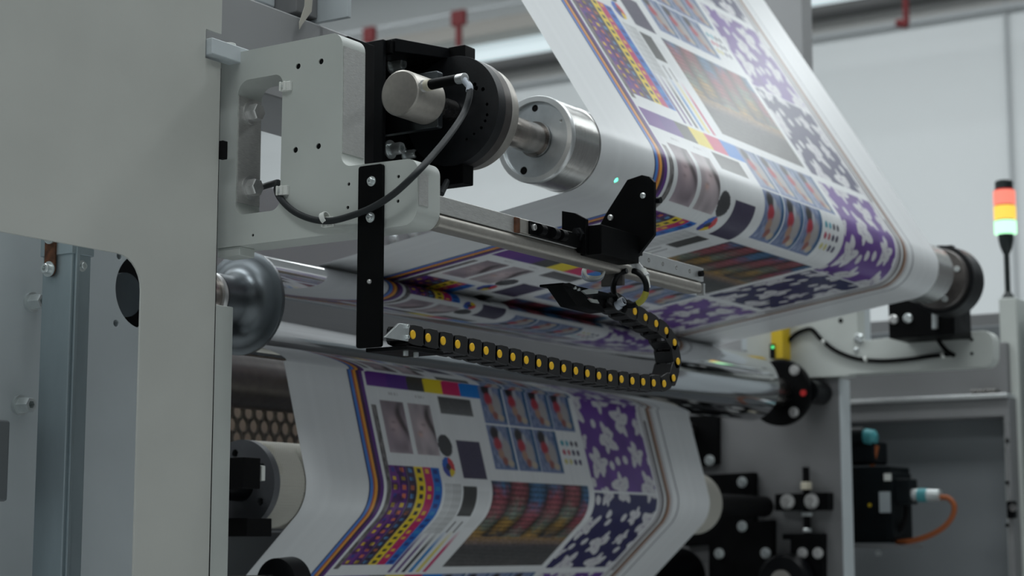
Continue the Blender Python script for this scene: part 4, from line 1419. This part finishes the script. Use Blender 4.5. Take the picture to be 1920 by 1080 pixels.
# signal tower
XS = XK + .085
s0 = P(1890, 553, X=XS)
tw = thing('signal_tower', (s0[0], s0[1], zcol), 'signal tower with glowing red, amber and green lamps on a black stem', 'signal light')


def zpx(v):
    return P(1890, v, X=XS)[2]


pm = s0[2] - P(1890, 653, X=XS)[2]
pm = pm / 100.0                                # metres per photo pixel at the tower
MB().lathe((s0[0], s0[1], zcol), (0, 0, 1), [(0, 12 * pm), (4 * pm, 12 * pm), (14 * pm, 6 * pm)], 32).build('base', 'tower_black', tw)
MB().cyl((s0[0], s0[1], zcol + 4 * pm), (0, 0, 1), zpx(474) - zcol - 4 * pm, 5.3 * pm, 24).build('stem', 'tower_black', tw)
MB().lathe((s0[0], s0[1], zpx(476)), (0, 0, 1), [(0, 6 * pm), (12 * pm, 11 * pm), (26 * pm, 14 * pm), (37 * pm, 14.5 * pm)], 32).build('socket', 'tower_black', tw)
for v0, v1, m, nm in [(439, 414, 'lamp_green', 'green_lamp'), (412, 386, 'lamp_amber', 'amber_lamp'), (384, 357, 'lamp_red', 'red_lamp')]:
    MB().lathe((s0[0], s0[1], zpx(v0)), (0, 0, 1), [(0, 18.5 * pm), (pm, 20.5 * pm), (zpx(v1) - zpx(v0) - pm, 20.5 * pm), (zpx(v1) - zpx(v0), 18.5 * pm)], 40).build(nm, m, tw)
    MB().cyl((s0[0], s0[1], zpx(v1)), (0, 0, 1), 2.5 * pm, 18 * pm, 40).build('divider', 'red_plastic' if v0 < 400 else 'tower_black', tw)
MB().lathe((s0[0], s0[1], zpx(357)), (0, 0, 1), [(0, 17 * pm), (17 * pm, 16.5 * pm), (19 * pm, 15 * pm)], 40).build('cap', 'tower_black', tw)

# ------------------------------------------------------------------ servo motor behind the far frame
XM = 3.80
mo = thing('servo_motor', (XM, 1.45, 1.25), 'black servo motor with teal plugs and orange cable in the cabinet recess', 'motor')


def mbox(name, u0, v0, u1, v1, x0, x1, m, bev=.002):
    a, b_ = P(u0, v0, X=x0), P(u1, v1, X=x0)
    return MB().box((x0, b_[1], b_[2]), (x1, a[1], a[2])).build(name, m, mo, bevel=bev)


mbox('motor_body', 1560, 876, 1672, 1018, XM, XM + .12, 'motor_black', .004)
mbox('end_cap', 1655, 885, 1676, 1010, XM - .004, XM + .11, 'motor_black', .003)
mbox('terminal_box', 1676, 898, 1706, 945, XM + .01, XM + .06, 'motor_black', .003)
mbox('type_plate', 1648, 922, 1670, 961, XM - .0055, XM - .004, 'label_grey', 0)
mbox('white_label', 1657, 888, 1671, 901, XM - .0055, XM - .004, 'white_plastic', 0)
mbox('shelf', 1560, 1021, 1690, 1027, XM - .01, XM + .12, 'paint_far', .001)
MB().cyl(P(1631, 947, X=XM), (-1, 0, 0), .002, .004, 12).build('amber_mark', 'yellow', mo)
MB().cyl(P(1648, 1037, X=XM - .01), (-1, 0, 0), .006, .006, 12).build('shelf_screw', 'zinc', mo)
a, b_ = P(1694, 928, X=XM + .03), P(1764, 929, X=XM + .03)
ax = Vector(b_ - a)
MB().lathe(a, ax, [(0, .013), (ax.length * .4, .0135)], 24).build('plug_shell', 'zinc', mo)
MB().lathe(Vector(a) + ax * .4, ax, [(0, .0145), (ax.length * .25, .0145)], 24).build('plug_ring', 'teal', mo)
MB().lathe(Vector(a) + ax * .65, ax, [(0, .0135), (ax.length * .33, .0135), (ax.length * .35, .008)], 24).build('plug_tail', 'zinc', mo)
MB().tube([P(u, v, X=XM + .03) for u, v in [(1760, 932), (1778, 934), (1789, 948), (1786, 968), (1770, 988), (1745, 1003), (1715, 1013), (1680, 1018)]], .0058, 12, 8).build('orange_cable', 'orange', mo)
MB().tube([P(u, v, X=XM + .03) for u, v in [(1700, 948), (1698, 970), (1690, 988), (1676, 1005)]], .006, 10, 6).build('black_cable', 'black_matt', mo)
# second smaller plug above
mbox('upper_body', 1560, 828, 1640, 870, XM + .02, XM + .1, 'motor_black', .006)
a, b_ = P(1600, 822, X=XM + .02), P(1648, 818, X=XM + .02)
MB().cyl(P(1560, 820, X=XM + .03), P(1622, 818, X=XM + .03) - P(1560, 820, X=XM + .03), float(np.linalg.norm(P(1622, 818, X=XM + .03) - P(1560, 820, X=XM + .03))), .021, 24).build('upper_plug', 'motor_black', mo)
MB().lathe(P(1620, 818, X=XM + .03), P(1648, 824, X=XM + .03) - P(1620, 818, X=XM + .03), [(0, .017), (.010, .018), (.022, .018), (.030, .010)], 24).build('teal_plug', 'teal', mo)
MB().tube([P(u, v, X=XM + .03) for u, v in [(1644, 836), (1640, 855), (1634, 878)]], .0055, 10, 6).build('orange_cable', 'orange', mo)

# ------------------------------------------------------------------ grey unit added out of view to darken the chrome reflection
nu = thing('reflection_unit', (7.0, -0.6, 0.0), 'large grey unit with dark side doors, added unseen to darken the chrome reflection', 'reflection blocker')
MB().box((5.2, -3.6, 0.0), (9.6, 0.9, 2.35)).build('housing', 'paint_far', nu, bevel=.02)
MB().box((5.6, -3.2, 2.35), (9.2, 0.5, 2.60)).build('roof', 'cabinet_grey', nu, bevel=.02)
for k in range(4):
    d = MB().box((5.35 + k * 1.05, 0.9, 0.25), (6.30 + k * 1.05, 0.92, 2.1)).build('door', 'cabinet_grey', nu, bevel=.006)
    MB().box((6.20 + k * 1.05, 0.92, 1.05), (6.24 + k * 1.05, 0.95, 1.25)).build('handle', 'black', d, bevel=.004)

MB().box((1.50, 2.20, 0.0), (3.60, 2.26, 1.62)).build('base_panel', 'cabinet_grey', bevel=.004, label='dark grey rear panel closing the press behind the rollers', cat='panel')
# the sensor's own green light spot on the roller
tgt = P(1155, 338, X=2.025)
src = Vector((1.955, 1.075, 1.835))
sl = bpy.data.lights.new('sensor_spot', 'SPOT')
sl.energy = 1.5
sl.color = (0.05, 1.0, 0.45)
sl.spot_size = math.radians(6.0)
sl.spot_blend = 0.6
sl.shadow_soft_size = 0.0004
so = bpy.data.objects.new('sensor_spot', sl)
COL.objects.link(so)

dv = P(1155, 338, X=2.0) - CAM
dv = dv / np.linalg.norm(dv)
oc = CAM[1:] - np.array(R1[:2])
A_ = dv[1] ** 2 + dv[2] ** 2
B_ = 2 * (oc[0] * dv[1] + oc[1] * dv[2])
C_ = oc @ oc - (R1[2] + G) ** 2
hit = CAM + dv * ((-B_ - math.sqrt(B_ * B_ - 4 * A_ * C_)) / (2 * A_))
so.location = Vector(hit) + Vector((-.02, -.055, -.045))
so.rotation_euler = (Vector(hit) - so.location).to_track_quat('-Z', 'Y').to_euler()
